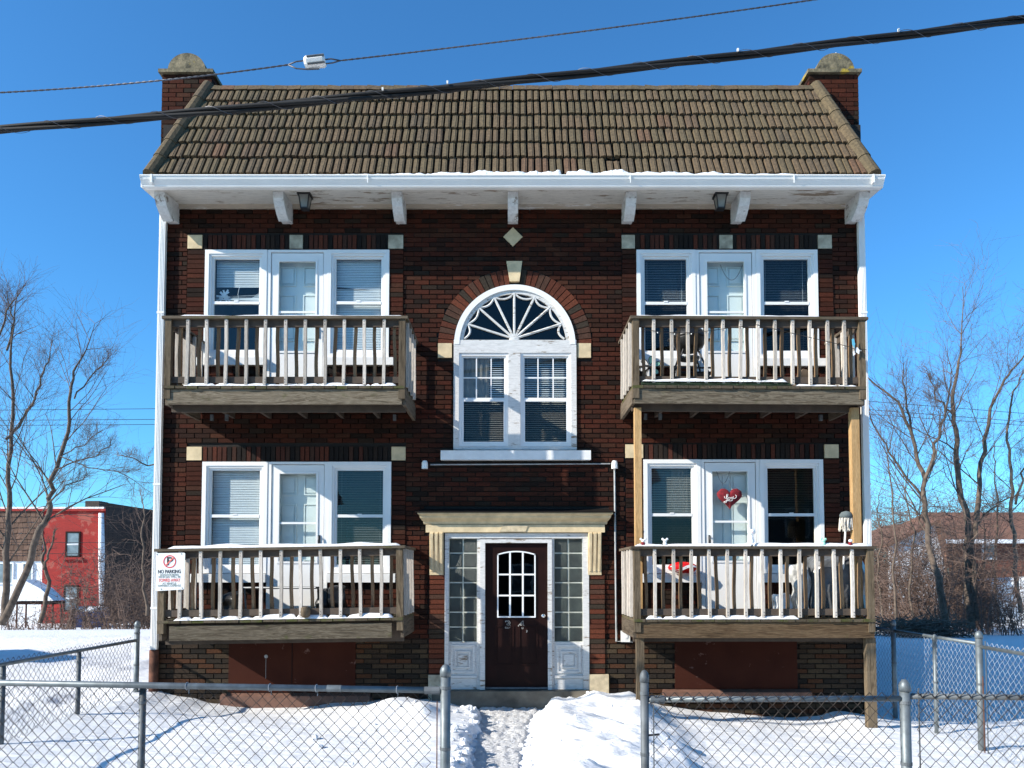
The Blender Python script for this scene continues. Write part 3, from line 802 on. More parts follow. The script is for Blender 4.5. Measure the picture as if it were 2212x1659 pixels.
# arch window ----------------------------------------------------------
aw = part_empty('arched_window', (AC[0], 0, AC[1]), bld)
def arc_band(mb, cx, cz, ra, rb, y0, y1, a0=0, a1=math.pi, n=40, ea=1, eb=1):
    for i in range(n):
        t0, t1 = lerp(a0,a1,i/n), lerp(a0,a1,(i+1)/n)
        q = []
        for (r, e) in ((ra, ea), (rb, eb)):
            for t in (t0, t1): q.append((cx+r*math.cos(t), cz+r*e*math.sin(t)))
        (p0, p1, p2, p3) = q
        mb.hexa([(p0[0],y0,p0[1]),(p2[0],y0,p2[1]),(p2[0],y1,p2[1]),(p0[0],y1,p0[1]),(p1[0],y0,p1[1]),(p3[0],y0,p3[1]),(p3[0],y1,p3[1]),(p1[0],y1,p1[1])])
    return mb
fc = U(1111, 735, 0); gr = .735
c = arc_band(MB(), AC[0], AC[1], AR-.075, AR, -.035, .04); obj('arch_casing', c, M['vinyl'], aw)
c = arc_band(MB(), AC[0], AC[1], AR-.125, AR-.075, -.012, .04); obj('arch_frame', c, M['peel'], aw)
obj('transom_bar', MB().box(ax0, ax1, -.03, .04, UZ(752), fc[1]-.004), M['peel'], aw)
# scalloped fan muntins
sp_ang = [R(a) for a in (20, 44, 66, 90, 114, 136, 160)]
fm = MB(); R1 = .70
ends = [(R1*math.cos(a), R1*math.sin(a)*.96) for a in sp_ang]
for ex, ez in ends:
    obj('fan_spoke', MB().tube([(fc[0]+ex*.03, .0, fc[1]+ez*.03+.02), (fc[0]+ex, .0, fc[1]+ez)], .018, 5), M['peel'], aw)
allp = [(R1*1.0, .02)] + ends + [(-R1*1.0, .02)]
for i in range(len(allp)-1):
    (xa, za), (xb, zb) = allp[i], allp[i+1]
    mx, mz = (xa+xb)/2, (za+zb)/2; L = math.hypot(mx, mz); k_ = .84 if 0 < i < len(allp)-2 else .84
    pts = []
    for j in range(9):
        t = j/8; bx = (1-t)**2*xa + 2*t*(1-t)*mx*k_ *.98+ t*t*xb; bz = (1-t)**2*za + 2*t*(1-t)*mz*k_*.98 + t*t*zb
        pts.append((fc[0]+bx, 0, fc[1]+bz))
    obj('fan_scallop', MB().tube(pts, .016, 5), M['peel'], aw)
hub = MB(); hub.lathe([(.001,-.02),(.06,-.015),(.075,.01)], (fc[0], 0, fc[1]+.02), 12, 'y'); obj('fan_hub', hub, M['peel'], aw)
gp = [(fc[0]+.80, fc[1]-.01)] + [(AC[0]+(AR-.09)*math.cos(math.pi*i/30), max(AC[1]+(AR-.09)*math.sin(math.pi*i/30), fc[1]-.01)) for i in range(31)] + [(fc[0]-.80, fc[1]-.01)]
obj('fan_pane', MB().prism(gp[1:-1], .022, .026), M['glass_dark'], aw)
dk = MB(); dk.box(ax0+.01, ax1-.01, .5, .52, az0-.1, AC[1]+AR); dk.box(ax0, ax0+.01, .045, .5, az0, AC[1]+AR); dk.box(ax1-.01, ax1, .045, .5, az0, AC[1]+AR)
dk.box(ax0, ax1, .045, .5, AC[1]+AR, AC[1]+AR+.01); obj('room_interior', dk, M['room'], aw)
# lower casement frame
fz1 = UZ(752); mxa, mxb = UX(1098, 860), UX(1124, 860)
c = MB(); c.box(ax0, ax0+.075, -.03, .04, az0, fz1); c.box(ax1-.075, ax1, -.03, .04, az0, fz1); c.box(ax0+.075, ax1-.075, -.03, .04, fz1-.075, fz1)
c.box(ax0+.075, ax1-.075, -.03, .04, az0, az0+.05)
obj('window_casing', c, M['peel'], aw)
obj('mullion', MB().box(mxa, mxb, -.033, .04, az0+.05, fz1-.075), M['peel'], aw)
for si, (a, b, tl) in enumerate(((ax0+.075, mxa, 0), (mxb, ax1-.075, 1))):
    z0, z1 = az0+.05, fz1-.075
    c = MB(); ring(c, a, b, z0, z1, .035, -.014, .03); obj('inner_frame', c, M['vinyl'], aw)
    a, b, z0, z1 = a+.035, b-.035, z0+.035, z1-.035
    zm = lerp(z0, z1, .505)
    c = MB(); ring(c, a, b, zm-.0, z1, .024, .012, .04); ring(c, a, b, z0, zm, .03, .0, .028, .03); sash = obj('sash', c, M['vinyl'], aw)
    mt = MB()
    for t in (1/3, 2/3): mt.box(lerp(a,b,t)-.008, lerp(a,b,t)+.008, .014, .024, zm+.024, z1-.024)
    mt.box(a+.024, b-.024, .013, .025, (zm+z1)/2-.008, (zm+z1)/2+.008)
    obj('muntin_grid', mt, M['vinyl'], aw)
    obj('pane', MB().box(a+.024, b-.024, .026, .029, zm+.024, z1-.024), M['glass'], aw)
    obj('pane', MB().box(a+.03, b-.03, .012, .015, z0+.03, zm-.03), M['glass_screen'], aw)
    obj('blind', slats(a+.01, b-.01, z0, z1, .10, R(38), .030, .028), M['blind_tan' if False else 'blind'], aw)
    if si == 0:
        cm = MB()
        for i in range(17):
            t = i/16; x = lerp(a+.02, lerp(a,b,.62), t); y = .07+.012*math.sin(i*2.1); cm.v += [(x,y,zm+.02),(x+.005,y,z1)]
        for i in range(16): cm.f.append((2*i,2*i+2,2*i+3,2*i+1))
        obj('curtain', cm, M['curtain'], aw, True)
obj('window_sill', MB().box(sill[0], sill[1], -.09, .03, sill[2], sill[3]), M['sill_white'], bld)

# entry ----------------------------------------------------------------
en = part_empty('entrance', (0,0,ent[2]), bld)
ex0, ex1, ez0, ez1 = ent
c = MB(); jx = [UX(p, 1300) for p in (961, 969.5, 1030.6, 1037, 1048, 1183, 1192, 1197, 1259, 1272)]
ztr = UZ(1163); zgl = UZ(1387)
c.box(ex0, ex1, -.03, .06, ztr, ez1)
c.box(jx[0], jx[1], -.028, .06, ez0, ztr); c.box(jx[8], jx[9], -.028, .06, ez0, ztr)
obj('entrance_casing', c, M['peel'], en)
c = MB(); zdt = UZ(1173)
c.box(jx[2], jx[3], -.01, .06, ez0, ztr); c.box(jx[6], jx[7], -.01, .06, ez0, ztr)
c.box(jx[3], jx[4], -.045, .06, ez0, zdt+.05); c.box(jx[5], jx[6], -.045, .06, ez0, zdt+.05); c.box(jx[4], jx[5], -.045, .06, zdt, zdt+.05)
obj('door_frame', c, M['peel'], en)
gb_me = None
for (a, b) in ((jx[1], jx[2]), (jx[7], jx[8])):
    obj('block_mortar', MB().box(a, b, .02, .06, zgl, ztr), M['block_mortar'], en)
    w_, h_ = (b-a)/2, (ztr-zgl)/7
    if gb_me is None:
        q = MB(); hw, hh = w_/2-.007, h_/2-.007; e = .014
        q.add([(-hw,.012,-hh),(hw,.012,-hh),(hw,.012,hh),(-hw,.012,hh),(-hw+e,0,-hh+e),(hw-e,0,-hh+e),(hw-e,0,hh-e),(-hw+e,0,hh-e)],
              [(4,5,6,7),(0,1,5,4),(1,2,6,5),(2,3,7,6),(3,0,4,7)])
        gb_me = q.mesh('glass_block', M['glassblock'], (0,0,0))
    for i in range(2):
        for j in range(7): inst('glass_block', gb_me, (a+w_*(i+.5), .010, zgl+h_*(j+.5)), en)
    # panel below
    obj('side_panel', MB().box(a-.0, b+.0, .0, .06, ez0, zgl), M['peel'], en)
    p = MB(); ring(p, a+.03, b-.03, ez0+.22, zgl-.035, .03, -.015, 0); ring(p, a+.09, b-.09, ez0+.29, zgl-.12, .02, -.018, 0)
    p.box(a+.13, b-.13, -.014, 0, ez0+.33, zgl-.17); p.box(a-.0, b+.0, -.03, 0, ez0+.155, ez0+.19); p.box(a+.004, b-.004, -.012, 0, ez0, ez0+.15)
    obj('panel_moulding', p, M['peel'], en)
dx0, dx1 = jx[4], jx[5]; dz0 = UZ(1488); dz1 = zdt
lx0, lx1 = UX(1074,1260), UX(1157,1260); lz0, lz1 = UZ(1334), UZ(1190)
d = MB(); d.box(dx0, lx0, .0, .04, dz0, dz1); d.box(lx1, dx1, .0, .04, dz0, dz1); d.box(lx0, lx1, .0, .04, lz1, dz1); d.box(lx0, lx1, .0, .04, dz0, lz0)
door = obj('door', d, M['maroon_door'], en)
# arched lite trim
t = MB(); n = 12
def arcz(x): return lz1 - .045*((x-(lx0+lx1)/2)/((lx1-lx0)/2))**2
for i in range(n):
    a, b = lerp(lx0,lx1,i/n), lerp(lx0,lx1,(i+1)/n)
    t.hexa([(a,-.016,arcz(a)-.018),(b,-.016,arcz(b)-.018),(b,0,arcz(b)-.018),(a,0,arcz(a)-.018),(a,-.016,arcz(a)),(b,-.016,arcz(b)),(b,0,arcz(b)),(a,0,arcz(a))])
    t.hexa([(a,-.002,arcz(a)),(b,-.002,arcz(b)),(b,.03,arcz(b)),(a,.03,arcz(a)),(a,-.002,lz1+.001),(b,-.002,lz1+.001),(b,.03,lz1+.001),(a,.03,lz1+.001)]) if False else None
t.box(lx0, lx0+.018, -.016, 0, lz0, lz1-.045); t.box(lx1-.018, lx1, -.016, 0, lz0, lz1-.045); t.box(lx0+.018, lx1-.018, -.016, 0, lz0, lz0+.018)
obj('lite_trim', t, M['white_gloss'], en)
t = MB()
for k_ in (1/3, 2/3): t.box(lerp(lx0,lx1,k_)-.012, lerp(lx0,lx1,k_)+.012, -.012, .0, lz0+.018, lz1-.02)
for k_ in (.33, .645): t.box(lx0+.018, lx1-.018, -.011, .001, lerp(lz0,lz1,k_)-.011, lerp(lz0,lz1,k_)+.011)
obj('muntin_grid', t, M['white_gloss'], en)
obj('pane', MB().box(lx0, lx1, .008, .012, lz0, lz1), M['glass_dark'], en)
sp_ = MB()
for i in range(n):
    a, b = lerp(lx0,lx1,i/n), lerp(lx0,lx1,(i+1)/n)
    sp_.add([(a,-.001,arcz(a)),(b,-.001,arcz(b)),(b,-.001,lz1+.002),(a,-.001,lz1+.002)], [(0,1,2,3)])
obj('lite_spandrel', sp_, M['maroon_door'], en)
for (a, b, za, zb) in ((.16,.46,.34,.40),(.54,.84,.34,.40)):
    pa, pb_ = lerp(dx0,dx1,a-.0), lerp(dx0,dx1,b); p = MB()
    ring(p, pa, pb_, dz0+.55, dz0+.86, .014, -.008, 0) if False else None
    ring(p, pa, pb_, dz0+.32, dz0+.86, .016, -.010, 0); p.box(pa+.04, pb_-.04, -.006, 0, dz0+.36, dz0+.82)
    obj('door_panel', p, M['maroon_door'], door)
kx, kz = U(1173, 1330)
obj('door_knob', MB().lathe([(.028,-.0),(.028,-.008),(.010,-.02),(.014,-.035),(.028,-.05),(.030,-.062),(.018,-.075),(.001,-.078)], (kx,0,kz), 14, 'y'), M['chrome'], door, True)
room(dx0, dx1, dz0, dz1, en, .7)
obj('door_sweep', MB().box(dx0, dx1, -.03, -.001, dz0, dz0+.025), M['galv_dull'], en)
# stone step
st = px_rect(940, 1489, 1276, 1515)
obj('stone_step', MB().box(st[0]-.03, st[1]-.0, -.16, .06, st[2]-.2, UZ(1489)-.004), M['step'], bld)
# cornice over the door
def cornice(parent):
    z0, z1 = UZ(1133), UZ(1110); y = -.06; X0, X1 = UX(921,1120), UX(1305,1120); e = .16
    prof = [(0.0, z0), (-.06, z0), (-.07, z0+.02), (-.075, z0+.035), (-.11, z0+.055), (-.15, z0+.085), (-.155, z0+.11), (-.20, z0+.135), (-.20, z1), (0, z1)]
    mb = MB(); k = len(prof); vs_ = []
    for sgn, XX in ((-1, X0), (1, X1)):
        for (yy, zz) in prof: vs_.append((XX + sgn*(-yy)*.9*.55, yy, zz))
    fs = [tuple(range(k)), tuple(range(2*k-1, k-1, -1))] + [(i, i+k, (i+1)%k+k, (i+1)%k) for i in range(k)]
    mb.add(vs_, fs); obj('stone_cornice', mb, M['stone'], parent)
    obj('cornice_flashing', MB().hexa([(X0-.13,-.21,z1),(X1+.13,-.21,z1),(X1+.13,0,z1),(X0-.13,0,z1),(X0-.13,-.21,z1+.012),(X1+.13,-.21,z1+.012),(X1+.05,0,z1+.07),(X0-.05,0,z1+.07)]), M['roof_felt'], parent)
    f0, f1 = UZ(1150.5), UZ(1134)
    obj('stone_frieze', MB().box(X0, X1, -.075, .01, f0, f1), M['stone'], parent)
    mb = MB(); xm = (X0+X1)/2
    mb.prism([(xm-.22,f0+.01),(xm+.14,f0+.01),(xm+.18,f1-.005),(xm-.16,f1-.005)], -.085, -.0755); obj('frieze_shield', mb, M['stone_rock'], parent)
cornice(en)
for c_ in (cl, crr):
    z0, z1 = c_[2], c_[3]; mb = MB(); xa, xb = c_[0]+.01, c_[1]-.01
    cm = obj('corbel', MB().prism_x([(.012,z0+.0),(-.03,z0+.0),(-.035,z0+.06),(-.055,lerp(z0,z1,.4)),(-.07,z1),(.012,z1)], xa, xb), M['stone'], en)
    for i in range(3):
        a = lerp(xa,xb,(i+.08)/3); b = lerp(xa,xb,(i+.92)/3); m_ = (a+b)/2
        fl = MB().hexa([(m_-.012,-.045,z0+.05),(m_+.012,-.045,z0+.05),(b-.01,-.035,z0+.05),(a+.01,-.035,z0+.05),(m_-.02,-.115,z1-.02),(m_+.02,-.115,z1-.02),(b,-.069,z1-.002),(a,-.069,z1-.002)])
        obj('flute', fl, M['stone'], cm)

# ---------------------------------------------------------------- eave
ZSF, ZSB = UZ(404, -.60), UZ(440, -.02)
obj('soffit', MB().hexa([(-HW+.02,-.60,ZSF),(HW-.02,-.60,ZSF),(HW-.02,.1,ZSB),(-HW+.02,.1,ZSB),(-HW+.02,-.60,ZSF+.05),(HW-.02,-.60,ZSF+.05),(HW-.02,.1,ZSB+.05),(-HW+.02,.1,ZSB+.05)]), M['soffit'], bld)
obj('frieze_board', MB().box(-HW+.05, HW-.05, -.03, .03, UZ(452), ZSB-.001), M['frieze'], bld)
zg0, zg1 = UZ(401,-.72), UZ(379.5,-.72)
gp = [(-.605,zg1-.002),(-.605,zg0),(-.66,zg0),(-.68,zg0+.012),(-.685,zg0+.05),(-.70,zg0+.062),(-.725,zg0+.085),(-.735,zg0+.12),(-.735,zg1-.014),(-.722,zg1-.014),(-.722,zg1),(-.735,zg1+.001),(-.745,zg1-.0),(-.745,zg1-.02)]
gpo = [(-.605,zg0),(-.66,zg0),(-.68,zg0+.012),(-.685,zg0+.05),(-.70,zg0+.062),(-.728,zg0+.085),(-.738,zg0+.115),(-.738,zg1-.012),(-.748,zg1-.010),(-.748,zg1+.003),(-.722,zg1+.003),(-.722,zg0+.08),(-.68,zg0+.02),(-.615,zg0+.02),(-.615,zg1),(-.605,zg1)]
GXE = -UX(303,390,-.72)
gut = obj('gutter', MB().prism_x(gpo, -GXE, UX(1911,390,-.72)), M['gutter'], bld)
for xx in (-GXE+.155, UX(1911,390,-.72)-.155):
    obj('gutter_strap', MB().box(xx-.012, xx+.012, -.752, -.6, zg0+.03, zg1+.006), M['gutter'], gut)
for xx in (-GXE, UX(1911,390,-.72)-.004):
    obj('gutter_end', MB().prism_x([(-.60,zg0),(-.66,zg0),(-.745,zg0+.11),(-.75,zg1),(-.60,zg1)], xx, xx+.004), M['gutter'], gut)
for xx in (-1.9, 1.55, 3.7): obj('gutter_seam', MB().box(xx, xx+.010, -.7505, -.7385, zg1-.11, zg1+.002), M['gutter'], gut)
obj('fascia_board', MB().box(-HW+.02, HW-.02, -.6045, -.601, ZSF-.012, zg1-.02), M['gutter'], bld)
for sgn in (-1, 1):
    x_ = sgn*(HW-.02); obj('soffit_end', MB().prism_x([(-.60,ZSF),(.08,ZSB),(.08,ZSB+.12),(-.60,ZSF+.12)], min(x_, x_+sgn*.015), max(x_, x_+sgn*.015)), M['peel'], bld)
# brackets
for i, (xt, xb_) in enumerate(((348,372),(603,621),(858,866),(1108,1108),(1363,1354),(1608,1592),(1864,1839))):
    xc = UX(xt, 405, -.42); w_ = .07
    zb = UZ(476, -.12); zt = lerp(ZSB, ZSF, .45)+.03
    prof = [(.014, zt-.0), (-.44, zt+.02), (-.47, zt-.06), (-.455, zt-.14), (-.40, zt-.22), (-.30, zt-.29), (-.19, zt-.34), (-.14, zb), (.014, zb)]
    obj('eave_bracket', MB().prism_x(prof, xc-w_, xc+w_), M['bracket'], bld)
# soffit lanterns
for px in (659, 1556):
    x_, z_ = U(px, 428, -.35); zt = lerp(ZSB, ZSF, .58)
    L = MB(); s_ = .07; s2_ = .045
    for a, b in ((-1,-1),(1,-1),(1,1),(-1,1)):
        L.tube([(x_+a*s_, -.35+b*s_, zt-.02), (x_+a*s2_, -.35+b*s2_, zt-.2)], .009, 4)
    L.box(x_-s_-.02, x_+s_+.02, -.35-s_-.02, -.35+s_+.02, zt-.03, zt+.01); L.box(x_-s2_-.008, x_+s2_+.008, -.35-s2_-.008, -.35+s2_+.008, zt-.21, zt-.195)
    ln = obj('lantern', L, M['black'], bld)
    obj('lantern_glass', MB().hexa([(x_-s2_,-.35-s2_,zt-.194),(x_+s2_,-.35-s2_,zt-.194),(x_+s2_,-.35+s2_,zt-.194),(x_-s2_,-.35+s2_,zt-.194),(x_-s_,-.35-s_,zt-.03),(x_+s_,-.35-s_,zt-.03),(x_+s_,-.35+s_,zt-.03),(x_-s_,-.35+s_,zt-.03)]), M['lantern_glass'], ln)
# downspouts
for px_t, px_b, top, bot in ((350.5, 339, 460, 1405), (1856, 1872, 460, 1180)):
    x_ = UX(px_t, 600); m_ = MB()
    sx = -1 if x_ < 0 else 1; xc = sx*(HW-.06)
    m_.box(xc-.043, xc+.043, -.075, -.012, UZ(bot), UZ(440))
    for k_ in (-.02, .0, .02): m_.box(xc+k_-.003, xc+k_+.003, -.079, -.0755, UZ(bot), UZ(440))
    dsp = obj('downspout', m_, M['gutter'], bld)
    for zz in (1.5, 3.2, 5.6): 
        if zz > UZ(bot): obj('strap', MB().box(xc-.05, xc+.05, -.081, -.0795, zz, zz+.03), M['gutter'], dsp)
xc = -HW+.06
obj('drain_boot', MB().lathe([(.062,-.3),(.062,UZ(1404)),(.05,UZ(1404)+.01)], (xc,-.045,0), 12), M['rust'], bld, True)

# ---------------------------------------------------------------- roof
YB, YT = -.60, .28
ZB, ZT = UZ(377, -.62), UZ(193, YT)
XB = -UX(330, 375, -.6); XT = -UX(452, 195, YT)
roof = obj('roof', MB().hexa([(-XB,YB,ZB),(XB,YB,ZB),(XB,1.2,ZB),(-XB,1.2,ZB),(-XT,YT,ZT),(XT,YT,ZT),(XT,1.2,ZT),(-XT,1.2,ZT)]), M['roof_felt'], bld)
sl = Vector((0, YT-YB, ZT-ZB)); SL = sl.length; sl.normalize(); nrm = Vector((0, -sl.z, sl.y))
NR = 6; EXP = SL/(NR+.12); TW = .19
def tile_mesh(w, h):
    prof = [(0,-.03),(.006,-.03),(.008,.036),(.011,.042),(.050,.046),(.056,.049),(.062,.044),(.080,.040),(.081,.032),(.083,-.03),(.101,-.03),(.103,.034),(.106,.040),(.140,.043),(.146,.046),(.152,.041),(.165,.037),(.169,.028),(.171,-.03),(.19,-.03)]
    mb = MB(); k = len(prof); nseg = 1
    for j, (v, lift) in enumerate(((0,.026),(h+.03,-.006))):
        for (x, z) in prof: mb.v.append((x*w/.19-w/2, z*(.85 if j == 0 else .8)+lift, v))
    for i in range(k-1): mb.f.append((i, i+1, k+i+1, k+i))
    b = len(mb.v)
    for (x, z) in prof: mb.v.append((x*w/.19-w/2, 0, 0))
    for i in range(k-1): mb.f.append((b+i, b+i+1, i+1, i))
    # to roof frame: (x, normal, slope)
    out = MB()
    out.v = [tuple(Vector((a, 0, 0)) + nrm*n_ + sl*s_) for a, n_, s_ in mb.v]; out.f = mb.f
    return out
tmes = [tile_mesh(TW, EXP).mesh('roof_tile', M['tile'], (0,0,0)) for _ in range(1)]
jag = []
for q in range(4):                          # chipped variants
    t_ = tile_mesh(TW, EXP); rr = random.Random(q)
    t_.v = [tuple(Vector(v)+sl*rr.uniform(-.012,.012)) for v in t_.v]; tmes.append(t_.mesh('roof_tile', M['tile'], (0,0,0)))
for r in range(NR):
    t0 = (r*EXP+.0)/SL
    xh0 = lerp(XB, XT, min(1, t0)); xh = lerp(XB, XT, min(1, (t0+EXP/SL*.5)))
    org = Vector((0,YB,ZB)) + sl*(r*EXP) + nrm*.004
    if r == 0: org -= sl*.03
    x = -xh0+.10+ .0
    xe = xh0-.06
    ncount = int((xe-x)/TW); wadj = (xe-x)/ncount
    for i in range(ncount):
        xc = x + wadj*(i+.5)
        # tiles lean with the course: a slight drift like the photograph's
        off = rng.uniform(-.012, .012)
        p = org + Vector((xc, 0, 0)) + sl*off
        if r == 0 and 1.35 < xc < 1.55: p = p - sl*.06
        o = inst('roof_tile', rng.choice(tmes), p, roof, rot=(0, 0, 0), scale=(wadj/TW, 1, 1))
        o.rotation_euler = (rng.uniform(-.012,.012), rng.uniform(-.02,.02), 0)
# ridge tiles
nt_ = 46; wr = 2*XT/nt_
for i in range(nt_):
    x0 = -XT + wr*i + .01; h = rng.uniform(-.008,.008); mb = MB()
    mb.hexa([(x0,YT-.10,ZT-.06+h),(x0+wr*.98,YT-.10,ZT-.06-h),(x0+wr*.98,YT+.25,ZT-.06),(x0,YT+.25,ZT-.06),(x0,YT-.045,ZT+.035+h),(x0+wr*.98,YT-.045,ZT+.03-h),(x0+wr*.98,YT+.22,ZT+.03),(x0,YT+.22,ZT+.035)])
    obj('ridge_tile', mb, M['tile'], roof)
# hip tiles
for sgn in (-1, 1):
    A = Vector((sgn*(XB+.02), YB-.03, ZB-.02)); B = Vector((sgn*(XT+.02), YT-.02, ZT+.0)); n = 6
    for i in range(n):
        a, b = A.lerp(B, i/n), A.lerp(B, (i+1)/n+.03)
        o = obj('hip_tile', MB().tube([a, a.lerp(b,.5), b], [.10,.094,.088], 12), M['tile'], roof, False)
# chimney-like parapet piers
for sgn in (-1, 1):
    pier = part_empty('parapet_pier', (sgn*4.6, .6, 8), bld)
    if sgn < 0: pa, pb2 = UX(349,230,.34), UX(456,230,.34)
    else: pa, pb2 = UX(1750,230,.34), UX(1855,230,.34)
    zc0 = UZ(160,.34); y0, y1 = .34, 1.05
    obj('pier_core', MB().box(pa+.012, pb2-.012, y0+.012, y1-.012, 7.0, zc0), M['mortar'], pier)
    mb = MB(); r = 0; z = zc0 - GAP
    while z-CO > 7.2:
        off = (BL+GAP)/2*(r%2)
        x = pa-off
        while x < pb2:
            a, b = max(x, pa), min(x+BL, pb2)
            if b-a > .03: mb.box(a, b, y0+rng.uniform(-.003,.002), y0+.014, z-.0577, z, 'k')
            x += BL+GAP
        y = y0-off
        while y < y1:
            a, b = max(y, y0+.015), min(y+BL, y1)
            if b-a > .03:
                mb.box(pa-.002, pa+.013, a, b, z-.0577, z, 'r'); mb.box(pb2-.013, pb2+.002, a, b, z-.0577, z, 'l')
            y += BL+GAP
        z -= CO; r += 1
    obj('brick_courses', mb, M['brick'], pier, kind='stuff')
    cm = M['cap'] if sgn < 0 else M['cap_lichen']
    z1 = UZ(147,.28)
    obj('capstone', MB().box(pa-.04, pb2+.035, y0-.05, y1-.25, zc0, z1), cm, pier)
    cx = (pa+pb2)/2 + (.0 if sgn < 0 else .02); rr = .275
    poly = [(cx+rr*math.cos(math.pi*i/20), z1+rr*.93*math.sin(math.pi*i/20)) for i in range(21)]
    obj('half_disc_stone', MB().prism(poly, y0-.02, y0+.22), cm, pier)
    if sgn > 0: obj('finial_rod', MB().tube([(cx+.06,y0+.1,z1+rr*.9),(cx+.06,y0+.1,z1+rr*.9+.09)], .013, 6), M['ceramic'], pier)
    obj('parapet_wall', MB().box((pa if sgn < 0 else pb2-.30)+.012, (pa+.30 if sgn < 0 else pb2)-.012, y1-.012, 12.5, 7.0, 8.6), M['mortar'], pier)
obj('flat_roof', MB().box(-HW+.3, HW-.3, 1.2, 12.2, 8.1, 8.2), M['roof_felt'], bld)

# ---------------------------------------------------------------- balconies
YF = -1.05
def snow_strip(name, x0, x1, y0, y1, z, h, label, gaps=(), seg=.03, parent=None):
    mb = MB(); nx_ = max(4, int((x1-x0)/seg)); ny_ = 5
    for i in range(nx_+1):
        x = lerp(x0, x1, i/nx_)
        for j in range(ny_+1):
            t = j/ny_; e = min(1, min(i, nx_-i)/1.5)
            k = math.sin(math.pi*min(1,max(0,t)))**.4 if 0 < t < 1 else 0
            g_ = 1.0
            for gx_ in gaps: g_ *= 1-.97*math.exp(-((x-gx_)/.018)**2)
            hh = h*(.75+.5*noise.noise(Vector((x*3, z, j*.5))))*k*g_*e
            yy = lerp(y0, y1, t) + .010*noise.noise(Vector((x*6, j, z)))
            mb.v.append((x, yy, z + max(hh, -.001)))
    for i in range(nx_):
        for j in range(ny_):
            a = i*(ny_+1)+j; mb.f.append((a, a+ny_+1, a+ny_+2, a+1))
    return obj(name, mb, M['snow'], None, True, label=label, cat='snow', kind='stuff')
def balcony(name, xp0, xp1, rail_py, deck_z, beam, opt):
    X0, X1 = UX(xp0, rail_py+80, YF), UX(xp1, rail_py+80, YF)
    zr = UZ(rail_py, YF); zd = deck_z
    bal = part_empty('balcony', ((X0+X1)/2, -.5, zd), bld, label=opt['label'])
    # deck boards run out from the wall
    n = int(round((X1-X0)/.142)); w_ = (X1-X0)/n
    for i in range(n):
        a = X0+w_*i
        obj('deck_board', MB().box(a+.003, a+w_-.003, YF-.045+rng.uniform(-.006,.006), -.03, zd-.034+rng.uniform(-.003,.003), zd), M['wood_board'], bal)
    bz1 = zd-.037; bz0 = UZ(beam[1], YF)
    bx0, bx1 = UX(beam[2], beam[1], YF), UX(beam[3], beam[1], YF)
    obj('rim_joist', MB().box(bx0, bx1, YF-.02, YF+.02, bz0, UZ(beam[0], YF) if beam[0] else bz1), M[opt.get('beam','wood_beam')], bal)
    obj('ledger', MB().box(X0+.02, X1-.02, YF+.16, YF+.20, bz0-.06, bz1), M['wood_under'], bal)
    for x_ in (X0+.0, X1-.04):
        obj('side_joist', MB().box(x_, x_+.04, YF+.021, -.022, bz0, bz1), M['wood_y'], bal)
    nj = 6
    for i in range(1, nj): 
        x_ = lerp(X0, X1, i/nj); obj('joist', MB().box(x_-.02, x_+.02, YF+.205, -.03, bz0+.03, bz1), M['wood_under'], bal)
    # rails
    cap_t = .034
    obj('top_rail', MB().box(X0-.03, X1+.03, YF-.055, YF+.085, zr-cap_t, zr), M['wood_rail'], bal)
    for x_ in (X0-.03, X1-.08):
        obj('side_top_rail', MB().box(x_, x_+.11, YF+.087, -.002, zr-cap_t, zr-.001), M['wood_y'], bal)
    for (z0, z1) in ((zr-cap_t-.09, zr-cap_t-.001), (zd+.045, zd+.125)):
        obj('rail', MB().box(X0+.05, X1-.05, YF, YF+.038, z0, z1), M['wood_under'], bal)
        for x_ in (X0+.012, X1-.05): obj('side_rail', MB().box(x_, x_+.038, YF+.04, -.005, z0, z1), M['wood_under'], bal)
    # corner posts
    for x_ in (X0, X1-.085):
        obj('post', MB().box(x_+.004, x_+.084, YF-.036, YF+.04, opt.get('postz', zd-.16), zr-cap_t), M['wood_z'], bal)
    # balusters
    zt0, zb0 = zr-cap_t-.004, zd+.018
    H = zt0-zb0; s_ = .037
    def bmesh_(warp, seed):
        mb = MB(); rr = random.Random(seed); n = 7; ph = rr.uniform(0,6)
        for i in range(n+1):
            t = i/n; dx = warp*math.sin(t*4.5+ph)*math.sin(math.pi*t); dy = warp*.6*math.cos(t*3.3+ph)*math.sin(math.pi*t)
            hw_ = s_/2
            for a, b in ((-1,-1),(1,-1),(1,1),(-1,1)): mb.v.append((a*hw_+dx, b*hw_+dy, lerp(-H/2, H/2, t)))
        for i in range(n):
            for j in range(4):
                j2=(j+1)%4; mb.f.append((i*4+j, i*4+j2, i*4+4+j2, i*4+4+j))
        mb.f.append((3,2,1,0)); mb.f.append((n*4, n*4+1, n*4+2, n*4+3)); return mb
    outs = [bmesh_(.003, i).mesh('baluster', M['bal_lit'], (0,0,0)) for i in range(3)]
    ins = [bmesh_(.009, 10+i).mesh('baluster', M['bal_shade'], (0,0,0)) for i in range(5)]
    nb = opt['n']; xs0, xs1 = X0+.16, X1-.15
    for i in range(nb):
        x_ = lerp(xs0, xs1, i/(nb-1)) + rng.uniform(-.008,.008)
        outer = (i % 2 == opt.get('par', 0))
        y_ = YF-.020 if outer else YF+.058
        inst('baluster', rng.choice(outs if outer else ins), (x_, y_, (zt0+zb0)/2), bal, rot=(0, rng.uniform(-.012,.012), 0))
    ns = 8
    for sgn, xo in ((-1, X0), (1, X1)):
        for i in range(ns):
            y_ = lerp(YF+.12, -.12, i/(ns-1)); outer = i % 2 == 0
            x_ = (xo+sgn*(-.0) - sgn*(-.008)) if outer else xo-sgn*.072
            inst('baluster', rng.choice(outs), (x_, y_, (zt0+zb0)/2), bal)
